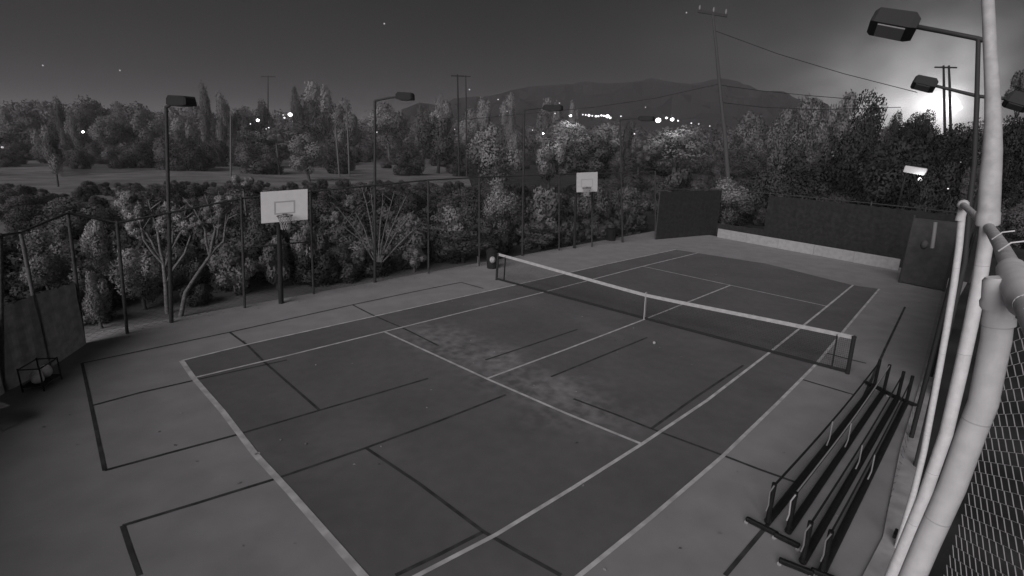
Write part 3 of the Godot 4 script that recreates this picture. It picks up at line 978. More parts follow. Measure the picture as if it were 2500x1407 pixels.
# ---------------------------------------------------------------- poles
func floodlight_head(o: Node3D, c: Vector3, along: Vector3, size: Vector3, dark: Material, lens: Material, tilt := 0.0) -> void:
	# a shoebox lamp: housing with a sloped back, and a lens on its underside
	var x := along.normalized()
	var z := x.cross(Vector3.UP).normalized()
	var y := z.cross(x).normalized().rotated(x, tilt)
	z = x.cross(y)
	var st := begin()
	var l := size.x * 0.5
	var w := size.z * 0.5
	var h := size.y
	var ring := func(px: float, pw: float, y0: float, y1: float) -> Array:
		return [c + x * px - z * pw + y * y0, c + x * px + z * pw + y * y0, c + x * px + z * pw * 0.86 + y * y1, c + x * px - z * pw * 0.86 + y * y1]
	var rs := [ring.call(-l, w * 0.82, -h * 0.42, h * 0.22), ring.call(-l * 0.84, w, -h * 0.5, h * 0.42), ring.call(l * 0.7, w, -h * 0.5, h * 0.5), ring.call(l, w * 0.9, -h * 0.4, h * 0.2)]
	for i in 3:
		for k in 4:
			var a: Vector3 = rs[i][k]
			var b: Vector3 = rs[i + 1][k]
			var d: Vector3 = rs[i + 1][(k + 1) % 4]
			var e: Vector3 = rs[i][(k + 1) % 4]
			var n := (b - a).cross(e - a).normalized()
			var mid := (a + b + d + e) * 0.25
			if n.dot(mid - c - x * (mid - c).dot(x) * 0.6) < 0.0:
				n = -n
			quad(st, a, b, d, e, n)
	quad(st, rs[0][0], rs[0][1], rs[0][2], rs[0][3], -x)
	quad(st, rs[3][0], rs[3][1], rs[3][2], rs[3][3], x)
	part("lamp_housing", st, dark, o)
	st = begin()
	block(st, c - y * (h * 0.5 + 0.008) - x * l * 0.02, x * l * 0.6, y * 0.012, z * w * 0.82, 0.004)
	part("lens", st, lens, o)


func build_poles() -> void:
	var steel := mottled(0.05, 0.25, 1.5, 81, 0.6)
	var black := grey(0.024, 0.7)
	var lens := grey(0.08, 0.35, 0.5)
	var grp := "floodlights along the left fence"
	var where := [
		["floodlight_pole", "first black floodlight on a pole by the left fence, left of the near hoop", Vector3(-3.55, 0, -0.676), Vector3(-3.407, 6.204, -1.31), Vector3(-3.369, 6.363, -1.449), [-2.8706589063089822, 6.374511656299452, -1.569209611590865], 0.7],
		["floodlight_pole", "second floodlight pole by the left fence, its head against the skyline behind the spiky plant", Vector3(-3.857, 0, -7.788), Vector3(-3.704, 6.892, -8.043), Vector3(-3.267, 7.038, -8.693), [-2.804156378649715, 7.065829917723239, -8.758642973818468], 0.62],
		["floodlight_pole", "third floodlight pole by the left fence, left of the far hoop", Vector3(-3.805, 0, -16.273), Vector3(-3.891, 7.105, -16.19), Vector3(-3.286, 7.179, -16.738), [-2.589705540372506, 7.196047080229676, -16.760831822390426], 0.9],
		["floodlight_pole", "farthest floodlight pole by the left fence, right of the far hoop", Vector3(-2.808, 0, -23.961), Vector3(-3.39, 7.034, -23.572), Vector3(-2.597, 7.092, -24.093), [-1.9061010615918335, 7.092019612802774, -23.901515481525575], 0.85],
	]
	for e in where:
		var o := thing(e[0], e[1], "floodlight", e[2], grp)
		var st := begin()
		tube(st, [e[2], e[2].lerp(e[3], 0.5), e[3]], [0.06, 0.052, 0.045], 10)
		part("pole", st, steel, o)
		var head := Vector3(e[5][0], e[5][1], e[5][2])
		st = begin()
		tube(st, [e[3] - Vector3(0, 0.12, 0), e[3], (e[3] + head) * 0.5 + Vector3(0, 0.03, 0), head], [0.045, 0.045, 0.04, 0.04], 8)
		part("arm", st, steel, o)
		var dir: Vector3 = head - e[3]
		dir.y = 0.0
		floodlight_head(o, head, -dir, Vector3(e[6], 0.26, 0.42), black, lens)
	# right-hand side, beyond the bright posts
	var a := thing("floodlight_pole", "large floodlight with a pale lens on a long arm at the upper right", "floodlight", Vector3(13.614, 0, -8.352))
	var st2 := begin()
	tube(st2, [Vector3(13.614, 0, -8.352)] + [Vector3(13.556, 3.783, -8.349), Vector3(13.419, 4.832, -8.341), Vector3(13.367, 5.321, -8.338), Vector3(13.215, 6.231, -8.326), Vector3(13.051, 7.155, -8.311)], [0.04, 0.04, 0.036, 0.034, 0.032, 0.03], 10)
	part("pole", st2, grey(0.05, 0.6), a)
	st2 = begin()
	tube(st2, [Vector3(13.12, 7.109, -8.318), Vector3(13.034, 7.146, -8.31), Vector3(12.652, 7.269, -8.265), Vector3(12.291, 7.315, -7.703)], [0.034, 0.034, 0.034, 0.034], 8)
	part("arm", st2, grey(0.05, 0.6), a)
	floodlight_head(a, Vector3(12.068, 7.365, -7.661), (Vector3(12.294, 7.298, -7.704) - Vector3(12.068, 7.365, -7.661)), Vector3(0.62, 0.26, 0.4), grey(0.035, 0.6), grey(0.3, 0.35, 0.5), -0.35)
	var b := thing("floodlight_pole", "farther right floodlight with two heads, one lying against the bright glow", "floodlight", Vector3(12.895, 0, -18.328))
	st2 = begin()
	tube(st2, [Vector3(12.895, 0, -18.328)] + [Vector3(12.842, 3.307, -18.325), Vector3(12.723, 5.015, -18.317), Vector3(12.5, 6.417, -18.301), Vector3(12.383, 7.192, -18.292)], [0.07, 0.07, 0.06, 0.055, 0.05], 8)
	part("pole", st2, grey(0.05, 0.6), b)
	st2 = begin()
	tube(st2, [Vector3(13.093, 7.065, -18.338), Vector3(12.865, 7.084, -18.326), Vector3(12.389, 7.158, -18.292), Vector3(11.82, 7.34, -18.237), Vector3(11.291, 7.512, -18.172)], [0.05, 0.05, 0.05, 0.045, 0.04], 8)
	part("arm", st2, grey(0.05, 0.6), b)
	floodlight_head(b, Vector3(11.086, 7.568, -18.143), (Vector3(11.293, 7.501, -18.173) - Vector3(11.086, 7.568, -18.143)), Vector3(0.62, 0.28, 0.45), grey(0.03, 0.6), lens, -0.35)
	floodlight_head(b, Vector3(13.286, 6.992, -18.347), (Vector3(13.093, 7.065, -18.338) - Vector3(13.286, 6.992, -18.347)), Vector3(0.6, 0.34, 0.5), grey(0.03, 0.6), lens, 0.3)
	# utility poles
	var u := thing("utility_pole", "tall leaning utility pole with a crossarm, dark against the lit trees", "utility pole", Vector3(-12.574, -0.1, -62.075))
	st2 = begin()
	tube(st2, [Vector3(-12.746, 2.093, -62.004), Vector3(-13.698, 7.38, -61.6), Vector3(-14.594, 11.58, -61.205), Vector3(-15.56, 16.568, -60.761), Vector3(-16.425, 20.795, -60.349)], [0.28, 0.26, 0.22, 0.18, 0.14], 8)
	part("pole", st2, grey(0.075, 0.95), u)
	st2 = begin()
	beam(st2, Vector3(-17.91, 21.175, -59.607), Vector3(-14.953, 20.498, -61.042), 0.22, 0.3, 0.02)
	part("crossarm", st2, grey(0.05, 0.95), u)
	for p in [Vector3(-17.762, 21.297, -59.683), Vector3(-16.368, 21.007, -60.377), Vector3(-15.138, 20.722, -60.957)]:
		st2 = begin()
		tube(st2, [p, p + Vector3(0, 0.25, 0), p + Vector3(0, 0.5, 0)], [0.06, 0.13, 0.05], 8)
		part("insulator", st2, grey(0.25, 0.4), u)
	var list := [
		["utility_pole", "thin dark utility pole standing left of the pale pointed trees", [Vector3(-59.278, 4.316, -57.681), Vector3(-59.317, 9.144, -57.633), Vector3(-59.396, 16.982, -57.538)], 0.16, 0.03],
		["utility_pole", "shorter thin utility pole just right of the dark one", [Vector3(-58.452, 7.815, -58.673), Vector3(-58.457, 11.886, -58.666), Vector3(-58.508, 16.903, -58.606)], 0.12, 0.04],
		["utility_pole", "left one of the twin poles in front of the glow", [Vector3(-3.266, 15.916, -146.353), Vector3(-4.161, 20.254, -146.245), Vector3(-5.015, 24.38, -146.138)], 0.26, 0.02],
		["utility_pole", "right one of the twin poles in front of the glow", [Vector3(-2.308, 15.894, -146.461), Vector3(-3.205, 20.21, -146.36), Vector3(-4.127, 24.321, -146.25)], 0.26, 0.02],
		["lamp_post", "small T-shaped lamp post on the skyline left of the cluster of lights", [Vector3(-153.982, 14.916, -61.729), Vector3(-153.825, 19.794, -62.139), Vector3(-153.694, 23.807, -62.475)], 0.18, 0.04],
		["slim_pole", "slim pale pole beyond the road right of the dark round tree mass", [Vector3(-71.776, 3.743, -24.242), Vector3(-71.688, 6.555, -24.522), Vector3(-71.615, 8.864, -24.751)], 0.14, 0.12],
		["slim_pole", "slim pale pole above the spiky plant", [Vector3(-66.064, 5.188, -38.241), Vector3(-66.077, 6.749, -38.216), Vector3(-66.09, 8.295, -38.191)], 0.14, 0.12],
		["slim_pole", "slim pale pole left of the second floodlight pole", [Vector3(-65.256, 5.233, -39.789), Vector3(-65.249, 7.741, -39.802), Vector3(-65.2, 10.703, -39.894)], 0.14, 0.12],
	]
	for e in list:
		var p: Array = e[2]
		var o := thing(e[0], e[1], "lamp post" if e[0] == "lamp_post" else "pole", Vector3(p[0].x, -0.1, p[0].z))
		var st := begin()
		tube(st, [p[0] + (p[0] - p[2]) / (p[2].y - p[0].y) * (p[0].y + 0.1)] + p, [e[3], e[3], e[3] * 0.9, e[3] * 0.7], 8)
		part("pole", st, grey(e[4], 0.95), o)
		if e[0] == "slim_pole":
			continue
		var top: Vector3 = p[2]
		var across: Vector3 = Vector3(0.7, 0, -0.7) * (e[3] * (7.0 if e[0] == "utility_pole" else 12.0))
		var arms := [top - Vector3(0, e[3] * 1.5, 0)]
		if p[0].x > 0.0 and e[0] == "utility_pole":
			arms.append(top - Vector3(0, e[3] * 5.0, 0))
		for q in arms:
			st = begin()
			beam(st, q - across, q + across, e[3] * 0.9, e[3] * 1.1)
			part("crossarm", st, grey(e[4], 0.95), o)
	# wires
	var spans := [
		["upper power line sagging from the leaning utility pole toward the glow", [Vector3(-16.03, 19.003, -60.539), Vector3(-9.513, 16.234, -63.254), Vector3(-3.092, 13.919, -65.215), Vector3(3.576, 11.79, -66.565)]],
		["middle power line from the leaning utility pole to the dark conifer", [Vector3(-14.882, 13.047, -61.074), Vector3(-10.585, 12.345, -62.86), Vector3(-5.761, 11.724, -64.482), Vector3(-0.09, 11.091, -65.907)]],
		["lower power line from the leaning utility pole into the trees", [Vector3(-14.625, 11.119, -61.19), Vector3(-10.352, 10.548, -62.948), Vector3(-4.767, 10.237, -64.768), Vector3(2.482, 10.381, -66.39)]],
		["power line running left from the leaning utility pole above the city lights", [Vector3(-19.043, 14.297, -70.168), Vector3(-26.383, 12.476, -66.355), Vector3(-33.473, 11.179, -61.669), Vector3(-46.919, 9.047, -49.081)]],
	]
	for e in spans:
		var st := begin()
		tube(st, e[1], [0.035], 5)
		var w := part("power_line", st, grey(0.02, 0.9), self)
		w.name = numbered("power_line")
		tag(w, e[0], "wire")


# ---------------------------------------------------------------- tennis net
func build_net() -> void:
	var lb := Vector3(-1.039, 0, -11.834)
	var rb := Vector3(11.679, 0, -12.173)
	var cb := Vector3(5.877, 0, -11.998)
	var lt := Vector3(-1.006, 1.134, -11.868)
	var rt := Vector3(11.657, 1.022, -12.17)
	var ct := Vector3(5.859, 0.938, -11.988)
	var o := thing("tennis_net", "tennis net with white top band and centre strap stretched across the court", "net", cb)
	var dark := grey(0.03, 0.8)
	for e in [[lb, lt], [rb, rt]]:
		var st := begin()
		tube(st, [e[0], e[1] - Vector3(0, 0.03, 0)], [0.05], 12)
		ball(st, e[1] - Vector3(0, 0.02, 0), Vector3(0.058, 0.035, 0.058), 5, 12)
		part("post", st, dark, o)
	var top: Array = []
	var low: Array = []
	for i in 33:
		var t := i / 32.0
		var p: Vector3
		var b: Vector3
		if t < 0.5:
			p = lt.lerp(ct, t * 2.0)
			b = lb.lerp(cb, t * 2.0)
		else:
			p = ct.lerp(rt, t * 2.0 - 1.0)
			b = cb.lerp(rb, t * 2.0 - 1.0)
		p.y += 0.03 * cos(t * TAU) - 0.015
		top.append(p)
		low.append(b + Vector3(0, 0.03, 0))
	var band := begin()
	var foot := begin()
	for i in 32:
		beam(band, top[i] - Vector3(0, 0.055, 0), top[i + 1] - Vector3(0, 0.055, 0), 0.02, 0.105)
		beam(foot, low[i] + Vector3(0, 0.03, 0), low[i + 1] + Vector3(0, 0.03, 0), 0.02, 0.07)
	part("top_band", band, mottled(0.42, 0.12, 0.8, 91, 0.95), o)
	part("bottom_band", foot, grey(0.03, 0.95), o)
	for k in [1, 31]:
		var sides := begin()
		beam(sides, low[k], top[k] - Vector3(0, 0.06, 0), 0.02, 0.06)
		part("side_band", sides, grey(0.03, 0.95), o)
	var strap := begin()
	beam(strap, cb + Vector3(0, 0.01, 0), ct - Vector3(0, 0.0, 0), 0.026, 0.08)
	part("centre_strap", strap, grey(0.4, 0.95), o)
	var mesh := begin()
	net_mesh(mesh, low, top, 270, 20, 0.0022)
	part("netting", mesh, grey(0.03, 0.95), o).set_meta("kind", "stuff")


func along(line: Array, t: float) -> Vector3:
	var s := t * (line.size() - 1)
	var i := mini(int(s), line.size() - 2)
	return line[i].lerp(line[i + 1], s - i)


func net_mesh(st: SurfaceTool, low: Array, top: Array, n: int, rows: int, r: float) -> void:
	for i in n + 1:
		var t := float(i) / n
		var a := along(low, t)
		var b := along(top, t)
		var u := (along(low, minf(t + 0.01, 1.0)) - along(low, maxf(t - 0.01, 0.0))).normalized()
		quad(st, a - u * r, b - u * r, b + u * r, a + u * r, Vector3(-u.z, 0, u.x))
	for k in rows:
		var f := (k + 0.5) / rows
		for i in low.size() - 1:
			var a: Vector3 = low[i].lerp(top[i], f)
			var b: Vector3 = low[i + 1].lerp(top[i + 1], f)
			var u := (b - a).normalized()
			quad(st, a - Vector3.UP * r, b - Vector3.UP * r, b + Vector3.UP * r, a + Vector3.UP * r, Vector3(-u.z, 0, u.x).normalized())


# ---------------------------------------------------------------- basketball hoops
func build_hoops() -> void:
	hoop("white rectangular basketball backboard on a dark post by the near left fence", Vector3(-3.415, 0, -3.899), Vector3(-3.359, 2.759, -4.048), [Vector3(-3.523, 2.844, -3.594), Vector3(-2.992, 2.927, -4.865), Vector3(-2.958, 3.916, -4.93), Vector3(-3.502, 3.819, -3.657)], 0.6, 0.36)
	hoop("smaller basketball backboard on a post by the fence at the far left", Vector3(-3.472, 0, -20.133), Vector3(-3.535, 2.966, -20.084), [Vector3(-3.489, 3.122, -20.119), Vector3(-2.616, 3.207, -20.745), Vector3(-2.638, 4.222, -20.731), Vector3(-3.554, 4.143, -20.069)], 0.42, 0.33)


func hoop(label: String, base: Vector3, top: Vector3, c: Array, tone: float, line: float) -> void:
	var o := thing("basketball_hoop", label, "basketball hoop", base, "basketball hoops along the left fence")
	var x: Vector3 = (c[1] - c[0] + c[2] - c[3]) * 0.25
	var y: Vector3 = (c[3] - c[0] + c[2] - c[1]) * 0.25
	var mid: Vector3 = (c[0] + c[1] + c[2] + c[3]) * 0.25
	var n := x.cross(y).normalized()
	if n.x < 0.0:
		n = -n
	mid += n * 0.55
	var st := begin()
	var back := mid - n * 0.06
	tube(st, [base, top, top.lerp(back - y * 0.3, 0.4) + Vector3(0, 0.08, 0), back - y * 0.3], [0.085, 0.075, 0.06, 0.05], 10)
	part("post", st, grey(0.028, 0.7), o)
	st = begin()
	tube(st, [back - y * 0.3, back + y * 0.5], [0.045], 8)
	tube(st, [back - x * 0.5, back + x * 0.5], [0.03], 8)
	tube(st, [top, back + y * 0.45], [0.035], 8)
	part("brace", st, grey(0.035, 0.7), o)
	st = begin()
	block(st, mid, x, y, n * 0.02, 0.006)
	var board := part("backboard", st, mottled(tone, 0.05, 0.7, 95, 0.7), o)
	st = begin()
	var q := n * 0.0235
	var s := x.length()
	var w := 0.31 / s
	var t := 0.045 / s
	var h0 := -0.5
	var h1 := 0.34
	var ly := 0.045 / y.length()
	quad(st, mid + q - x * w + y * h0, mid + q - x * (w - t) + y * h0, mid + q - x * (w - t) + y * h1, mid + q - x * w + y * h1, n)
	quad(st, mid + q + x * w + y * h0, mid + q + x * (w - t) + y * h0, mid + q + x * (w - t) + y * h1, mid + q + x * w + y * h1, n)
	quad(st, mid + q - x * (w - t) + y * (h1 - ly), mid + q + x * (w - t) + y * (h1 - ly), mid + q + x * (w - t) + y * h1, mid + q - x * (w - t) + y * h1, n)
	quad(st, mid + q - x * (w - t) + y * (h0 + ly), mid + q + x * (w - t) + y * (h0 + ly), mid + q + x * (w - t) + y * h0, mid + q - x * (w - t) + y * h0, n)
	part("target_square", st, grey(line, 0.8), board)
	var rc := mid - y * 0.52 + n * 0.38
	st = begin()
	var ux := x.normalized()
	var ring: Array = []
	for k in 25:
		var a := TAU * k / 24.0
		ring.append(rc + ux * cos(a) * 0.23 + n * sin(a) * 0.23)
	tube(st, ring, [0.014], 6, false)
	beam(st, mid - y * 0.52 + n * 0.02, rc - n * 0.22, 0.13, 0.05)
	var rim := part("rim", st, grey(0.1, 0.6), o)
	st = begin()
	for k in 12:
		for dir in [-1.0, 1.0]:
			var pts: Array = []
			for i in 6:
				var a: float = TAU * (k + dir * i * 0.5) / 12.0
				var rad := 0.225 - 0.018 * i - 0.004 * i * (5 - i)
				pts.append(rc + ux * cos(a) * rad + n * sin(a) * rad - Vector3(0, 0.085 * i, 0))
			tube(st, pts, [0.009], 4, false)
	part("hoop_net", st, grey(0.35, 0.95), rim)


# ---------------------------------------------------------------- far end
func build_far_end() -> void:
	var o := thing("low_white_wall", "long low pale wall board along the far end of the court", "wall", Vector3(5.812, 0, -29.435))
	var a := Vector3(0.044, 0, -30.686)
	var b := Vector3(10.195, 0, -28.263)
	var st := begin()
	var n := 5
	for i in n:
		st = begin()
		var p := a.lerp(b, float(i) / n)
		var q := a.lerp(b, (i + 1.0) / n)
		var gap := (q - p).normalized() * 0.006
		beam(st, p + gap + Vector3(0, 0.3, 0), q - gap + Vector3(0, 0.3, 0), 0.06, 0.58 - 0.004 * (i % 2), 0.008)
		part("board", st, mottled(0.34 + 0.015 * ((i * 7) % 3), 0.12, 0.5, 101 + i, 0.9), o)
	# tall grey practice panel in the far right corner
	var p := thing("practice_panel", "tall grey panel in the far right corner with a pale vertical stripe", "panel", Vector3(11.513, 0, -25.199))
	var pl := Vector3(10.694, 0, -25.407)
	var pr := Vector3(12.283, 0, -25.004)
	st = begin()
	beam(st, pl + Vector3(0, 1.46, 0), pr + Vector3(0, 1.46, 0), 0.06, 2.84, 0.01)
	part("panel_sheet", st, mottled(0.062, 0.2, 0.4, 111, 0.9), p)
	st = begin()
	tube(st, [Vector3(11.649, 1.85, -24.15), Vector3(11.601, 2.448, -24.145), Vector3(11.556, 2.89, -24.141)], [0.07], 8)
	part("pale_stripe", st, grey(0.22, 0.7), p)
	for e in [[0.0, 0.04], [1.0, 0.04]]:
		st = begin()
		var c: Vector3 = pl.lerp(pr, e[0])
		tube(st, [c, c + Vector3(0, 3.0, 0)], [0.045], 8)
		part("frame_post", st, grey(0.05, 0.7), p)
	st = begin()
	ball(st, Vector3(11.38, 1.948, -24.124), Vector3(0.13, 0.2, 0.04), 6, 10)
	part("fitting", st, grey(0.075, 0.8), p)
	# lit porch among the dark trees
	var h := thing("porch", "small porch roof lit from below among the dark trees at the right", "building", Vector3(9.425, 0, -34.065))
	st = begin()
	var r0 := Vector3(8.701, 4.758, -33.965)
	var r1 := Vector3(9.701, 4.627, -34.099)
	beam(st, r0, r1, 1.4, 0.35, 0.03)
	part("roof", st, grey(0.6, 0.9), h)
	for e in [0.1, 0.9]:
		st = begin()
		var c := r0.lerp(r1, e)
		tube(st, [Vector3(c.x, 0, c.z), c], [0.06], 8)
		part("porch_post", st, grey(0.02, 0.9), h)
	var lamp := MeshInstance3D.new()
	lamp.name = "porch_light"
	var sm := SphereMesh.new()
	sm.radius = 0.1
	sm.height = 0.2
	lamp.mesh = sm
	lamp.material_override = glow(2.0)
	h.add_child(lamp)
	lamp.position = Vector3(9.609, 4.244, -33.282) - h.position
	var l := OmniLight3D.new()
	l.name = "porch_lamp_light"
	l.light_energy = 0.6
	l.omni_range = 40.0
	l.omni_attenuation = 2.0
	l.light_size = 0.1
	l.shadow_enabled = true
	l.position = lamp.position
	h.add_child(l)


# ---------------------------------------------------------------- portable nets on the right
func build_portable_nets() -> void:
	var rows := [
		["leftmost portable net of the row beside the court, with white wheels on its near foot", Vector3(12.3, 0, -4.788), Vector3(12.35, 0, -11.637), [Vector3(12.042, 0, -4.642), Vector3(12.502, 0, -4.636)], [Vector3(12.112, 0, -11.77), Vector3(12.501, 0, -11.579)], 0.73],
		["second portable net from the left beside the court, with a pale top cord", Vector3(12.585, 0, -4.795), Vector3(12.57, 0, -11.467), [Vector3(12.455, 0, -4.609), Vector3(12.799, 0, -4.616)], [Vector3(12.4, 0, -11.594), Vector3(12.74, 0, -11.41)], 0.73],
		["third portable net from the left in the row beside the court", Vector3(12.918, 0, -4.323), Vector3(12.862, 0, -11.335), [Vector3(12.68, 0, -4.136), Vector3(13.087, 0, -4.221)], [Vector3(12.66, 0, -11.413), Vector3(13.011, 0, -11.266)], 0.7],
		["rightmost portable net, nearest to the tall fence", Vector3(13.155, 0, -4.332), Vector3(13.045, 0, -11.189), [Vector3(13.039, 0, -4.269), Vector3(13.372, 0, -4.328)], [Vector3(12.913, 0, -11.303), Vector3(13.247, 0, -11.186)], 0.7],
	]
	var black := mottled(0.016, 0.3, 1.5, 121, 0.6)
	for i in rows.size():
		var e: Array = rows[i]
		var a: Vector3 = e[1]
		var b: Vector3 = e[2]
		var h: float = e[5]
		var o := thing("portable_net", e[0], "net", a, "portable nets stored beside the court")
		var lift := Vector3(0, 0.09, 0)
		var st := begin()
		tube(st, [a + lift, a.lerp(b, 0.5) + Vector3(0, 0.075, 0), b + lift], [0.054], 10)
		part("base_bar", st, black, o)
		for k in 2:
			var p: Vector3 = [a, b][k]
			st = begin()
			tube(st, [p + lift, p + Vector3(0, h + 0.02, 0)], [0.034], 10)
			part("upright", st, black, o)
			st = begin()
			var f: Array = e[3 + k]
			beam(st, f[0] + Vector3(0, 0.07, 0), f[1] + Vector3(0, 0.07, 0), 0.07, 0.07, 0.012)
			var foot := part("foot", st, black, o)
			for w in 2:
				st = begin()
				var c: Vector3 = f[0].lerp(f[1], 0.04 + 0.92 * w)
				var s := (b - a).normalized()
				tube(st, [c + s * (0.03 if k == 0 else 0.03) + Vector3(0, 0.03, 0), c - s * 0.03 + Vector3(0, 0.03, 0)], [0.03], 10)
				part("wheel", st, grey(0.3, 0.5), foot)
		var top: Array = []
		var low: Array = []
		for k in 17:
			var t := k / 16.0
			top.append(a.lerp(b, t) + Vector3(0, h - 0.1 * sin(PI * t), 0))
			low.append(a.lerp(b, t) + Vector3(0, 0.12, 0))
		st = begin()
		for k in 16:
			beam(st, top[k] - Vector3(0, 0.02, 0), top[k + 1] - Vector3(0, 0.02, 0), 0.016, 0.05)
		part("top_tape", st, grey(0.06 if i == 1 else 0.025, 0.9), o)
		st = begin()
		if i == 1:
			tube(st, top, [0.012], 6)
			part("top_cord", st, grey(0.3, 0.8), o)
			st = begin()
		net_mesh(st, low, top, 100, 10, 0.0013)
		part("netting", st, grey(0.02, 0.95), o).set_meta("kind", "stuff")
		st = begin()
		var cs: float = [0.43, 0.47, 0.42, 0.4][i]
		var c0 := a.lerp(b, cs)
		tube(st, [c0 + Vector3(0, 0.1, 0.0), c0 + Vector3(0.03, 0.3, 0.02), c0 + Vector3(0.02, h - 0.1, 0.0)], [0.014, 0.011, 0.012], 6)
		part("centre_strap", st, grey(0.3, 0.9), o)
		st = begin()
		var up := a + Vector3(0, h, 0)
		tube(st, [up + Vector3(0.01, 0.0, 0.03), up + Vector3(-0.03, -0.12, 0.05), up + Vector3(-0.02, -0.34, 0.04), up + Vector3(-0.035, -0.45, 0.045)], [0.012], 6)
		part("tie_cord", st, grey(0.2 if i != 1 else 0.4, 0.9), o)


# ---------------------------------------------------------------- bright posts in the foreground
func build_foreground() -> void:
	var galv := mottled(0.72, 0.09, 1.9, 131, 0.55)
	galv.metallic_specular = 0.5
	var dull := mottled(0.5, 0.2, 1.4, 132, 0.6)
	var o := thing("tall_fence", "tall chain-link fence on thick bright steel posts at the right edge", "fence", Vector3(13.9, 0, -2.5))
	var lp := [Vector3(13.776, 0.374, -5.656), Vector3(13.788, 0.981, -5.657), Vector3(13.779, 1.601, -5.656), Vector3(13.747, 2.209, -5.655), Vector3(13.719, 2.753, -5.654), Vector3(13.685, 3.332, -5.652), Vector3(13.645, 3.912, -5.65), Vector3(13.603, 4.369, -5.647), Vector3(13.551, 4.787, -5.644)]
	var mp := [Vector3(13.92, 1.895, -2.359), Vector3(13.951, 2.279, -2.36), Vector3(13.987, 2.719, -2.362), Vector3(14.014, 3.313, -2.362), Vector3(13.999, 3.841, -2.362), Vector3(13.986, 4.186, -2.362), Vector3(13.968, 4.529, -2.361), Vector3(13.943, 4.842, -2.36), Vector3(13.93, 4.949, -2.36)]
	var rp := [Vector3(14.088, 3.897, 0.437), Vector3(14.101, 4.061, 0.437), Vector3(14.123, 4.297, 0.437), Vector3(14.132, 4.513, 0.437), Vector3(14.139, 4.622, 0.437), Vector3(14.126, 4.841, 0.437), Vector3(14.111, 4.954, 0.437), Vector3(14.097, 5.035, 0.437)]
	for e in [[lp, 0.037, galv], [mp, 0.044, galv], [rp, 0.0385, galv]]:
		var pts: Array = e[0]
		var low: Vector3 = pts[0]
		var dir: Vector3 = (pts[0] - pts[1]) / absf(pts[0].y - pts[1].y)
		var st := begin()
		tube(st, [low + dir * low.y + Vector3(0, -low.y - dir.y * low.y, 0)] + pts, [e[1]], 16)
		part("post", st, e[2], o)
	for e in [[mp, 0.0443, [1, 2, 4, 6]], [rp, 0.0388, [1, 3, 5]], [lp, 0.0373, [2, 4, 6]]]:
		for k in e[2]:
			var sd: Vector3 = (e[0][k + 1] - e[0][k]).normalized()
			var sc: Vector3 = e[0][k].lerp(e[0][k + 1], 0.4)
			var ss := begin()
			tube(ss, [sc - sd * 0.0022, sc + sd * 0.0022], [e[1]], 16)
			part("joint_ring", ss, grey(0.5, 0.6), o)
	# caps, collars and rails
	var st := begin()
	var t: Vector3 = lp[8]
	tube(st, [t - Vector3(0, 0.12, 0), t + Vector3(0, 0.06, 0)], [0.047], 14)
	ball(st, t + Vector3(0, 0.06, 0), Vector3(0.047, 0.045, 0.047), 6, 14)
	part("post_cap", st, galv, o)
	st = begin()
	t = rp[7]
	var ax: Vector3 = (rp[7] - rp[6]).normalized()
	tube(st, [t - ax * 0.098, t - ax * 0.088, t - ax * 0.07, t - ax * 0.062, t - ax * 0.004, t + ax * 0.006], [0.0405, 0.047, 0.048, 0.044, 0.043, 0.036], 20)
	part("post_cap", st, galv, o)
	st = begin()
	tube(st, [t - ax * 0.15, t - ax * 0.148, t - ax * 0.126, t - ax * 0.124], [0.039, 0.042, 0.042, 0.039], 20)
	part("tension_band", st, galv, o)
	st = begin()
	var rail := [Vector3(13.552, 4.867, -5.544), Vector3(13.781, 4.888, -3.754), Vector3(13.948, 4.934, -2.26), Vector3(14.051, 4.99, -0.863), Vector3(14.101, 5.022, -0.063), Vector3(14.132, 5.031, 0.387), Vector3(14.24, 4.989, 1.343)]
	tube(st, rail, [0.032, 0.031, 0.031, 0.03, 0.03, 0.03, 0.03], 14)
	part("top_rail", st, dull, o)
	st = begin()
	tube(st, [rail[4].lerp(rail[5], 0.35), rail[4].lerp(rail[5], 0.45), rail[5], rail[5].lerp(rail[6], 0.3), rail[5].lerp(rail[6], 0.32)], [0.031, 0.041, 0.043, 0.043, 0.031], 18)
	part("rail_sleeve", st, galv, o)
	st = begin()
	var e0: Vector3 = rail[0]
	ball(st, e0, Vector3(0.06, 0.06, 0.06), 6, 12)
	part("rail_end", st, dull, o)
	# tie wires and the knuckled top edge of the wire mesh above the rail
	st = begin()
	for e in [Vector3(14.049, 5.053, -0.763), Vector3(14.094, 5.076, -0.163)]:
		st = begin()
		tube(st, [e + Vector3(-0.03, -0.03, 0.0), e + Vector3(0.0, 0.01, 0.02), e + Vector3(0.04, 0.02, 0.0)], [0.0035], 5)
		part("tie_wire", st, galv, o)
	# fabric
	var wire := grey(0.42, 0.5, 0.5)
	st = begin()
	var a: Vector3 = rp[7]
	var b := Vector3(14.249, 4.811, 0.892)
	var u := Vector3(b.x - a.x, 0, b.z - a.z).normalized()
	var from := Vector3(a.x, 0, a.z) + Vector3(0.07, 0, -0.07)
	chain_link(st, from, from + u * 1.9, 1.2, a.y + 0.12, 0.044, 0.0017, 4)
	part("wire_mesh", st, wire, o).set_meta("kind", "stuff")
	var screen := mottled(0.022, 0.25, 0.5, 133, 1.0)
	var out := Vector3(0.16, 0, 0)
	for e in [[Vector3(12.7, 0, -25.0) + out, Vector3(13.0, 0, -18.0) + out, 3.0], [Vector3(13.0, 0, -18.0) + out, Vector3(13.3, 0, -12.0) + out, 3.2]]:
		st = begin()
		windscreen(st, e[0], e[1], e[2], e[2], 0.02)
		part("windscreen", st, screen, o)
	st = begin()
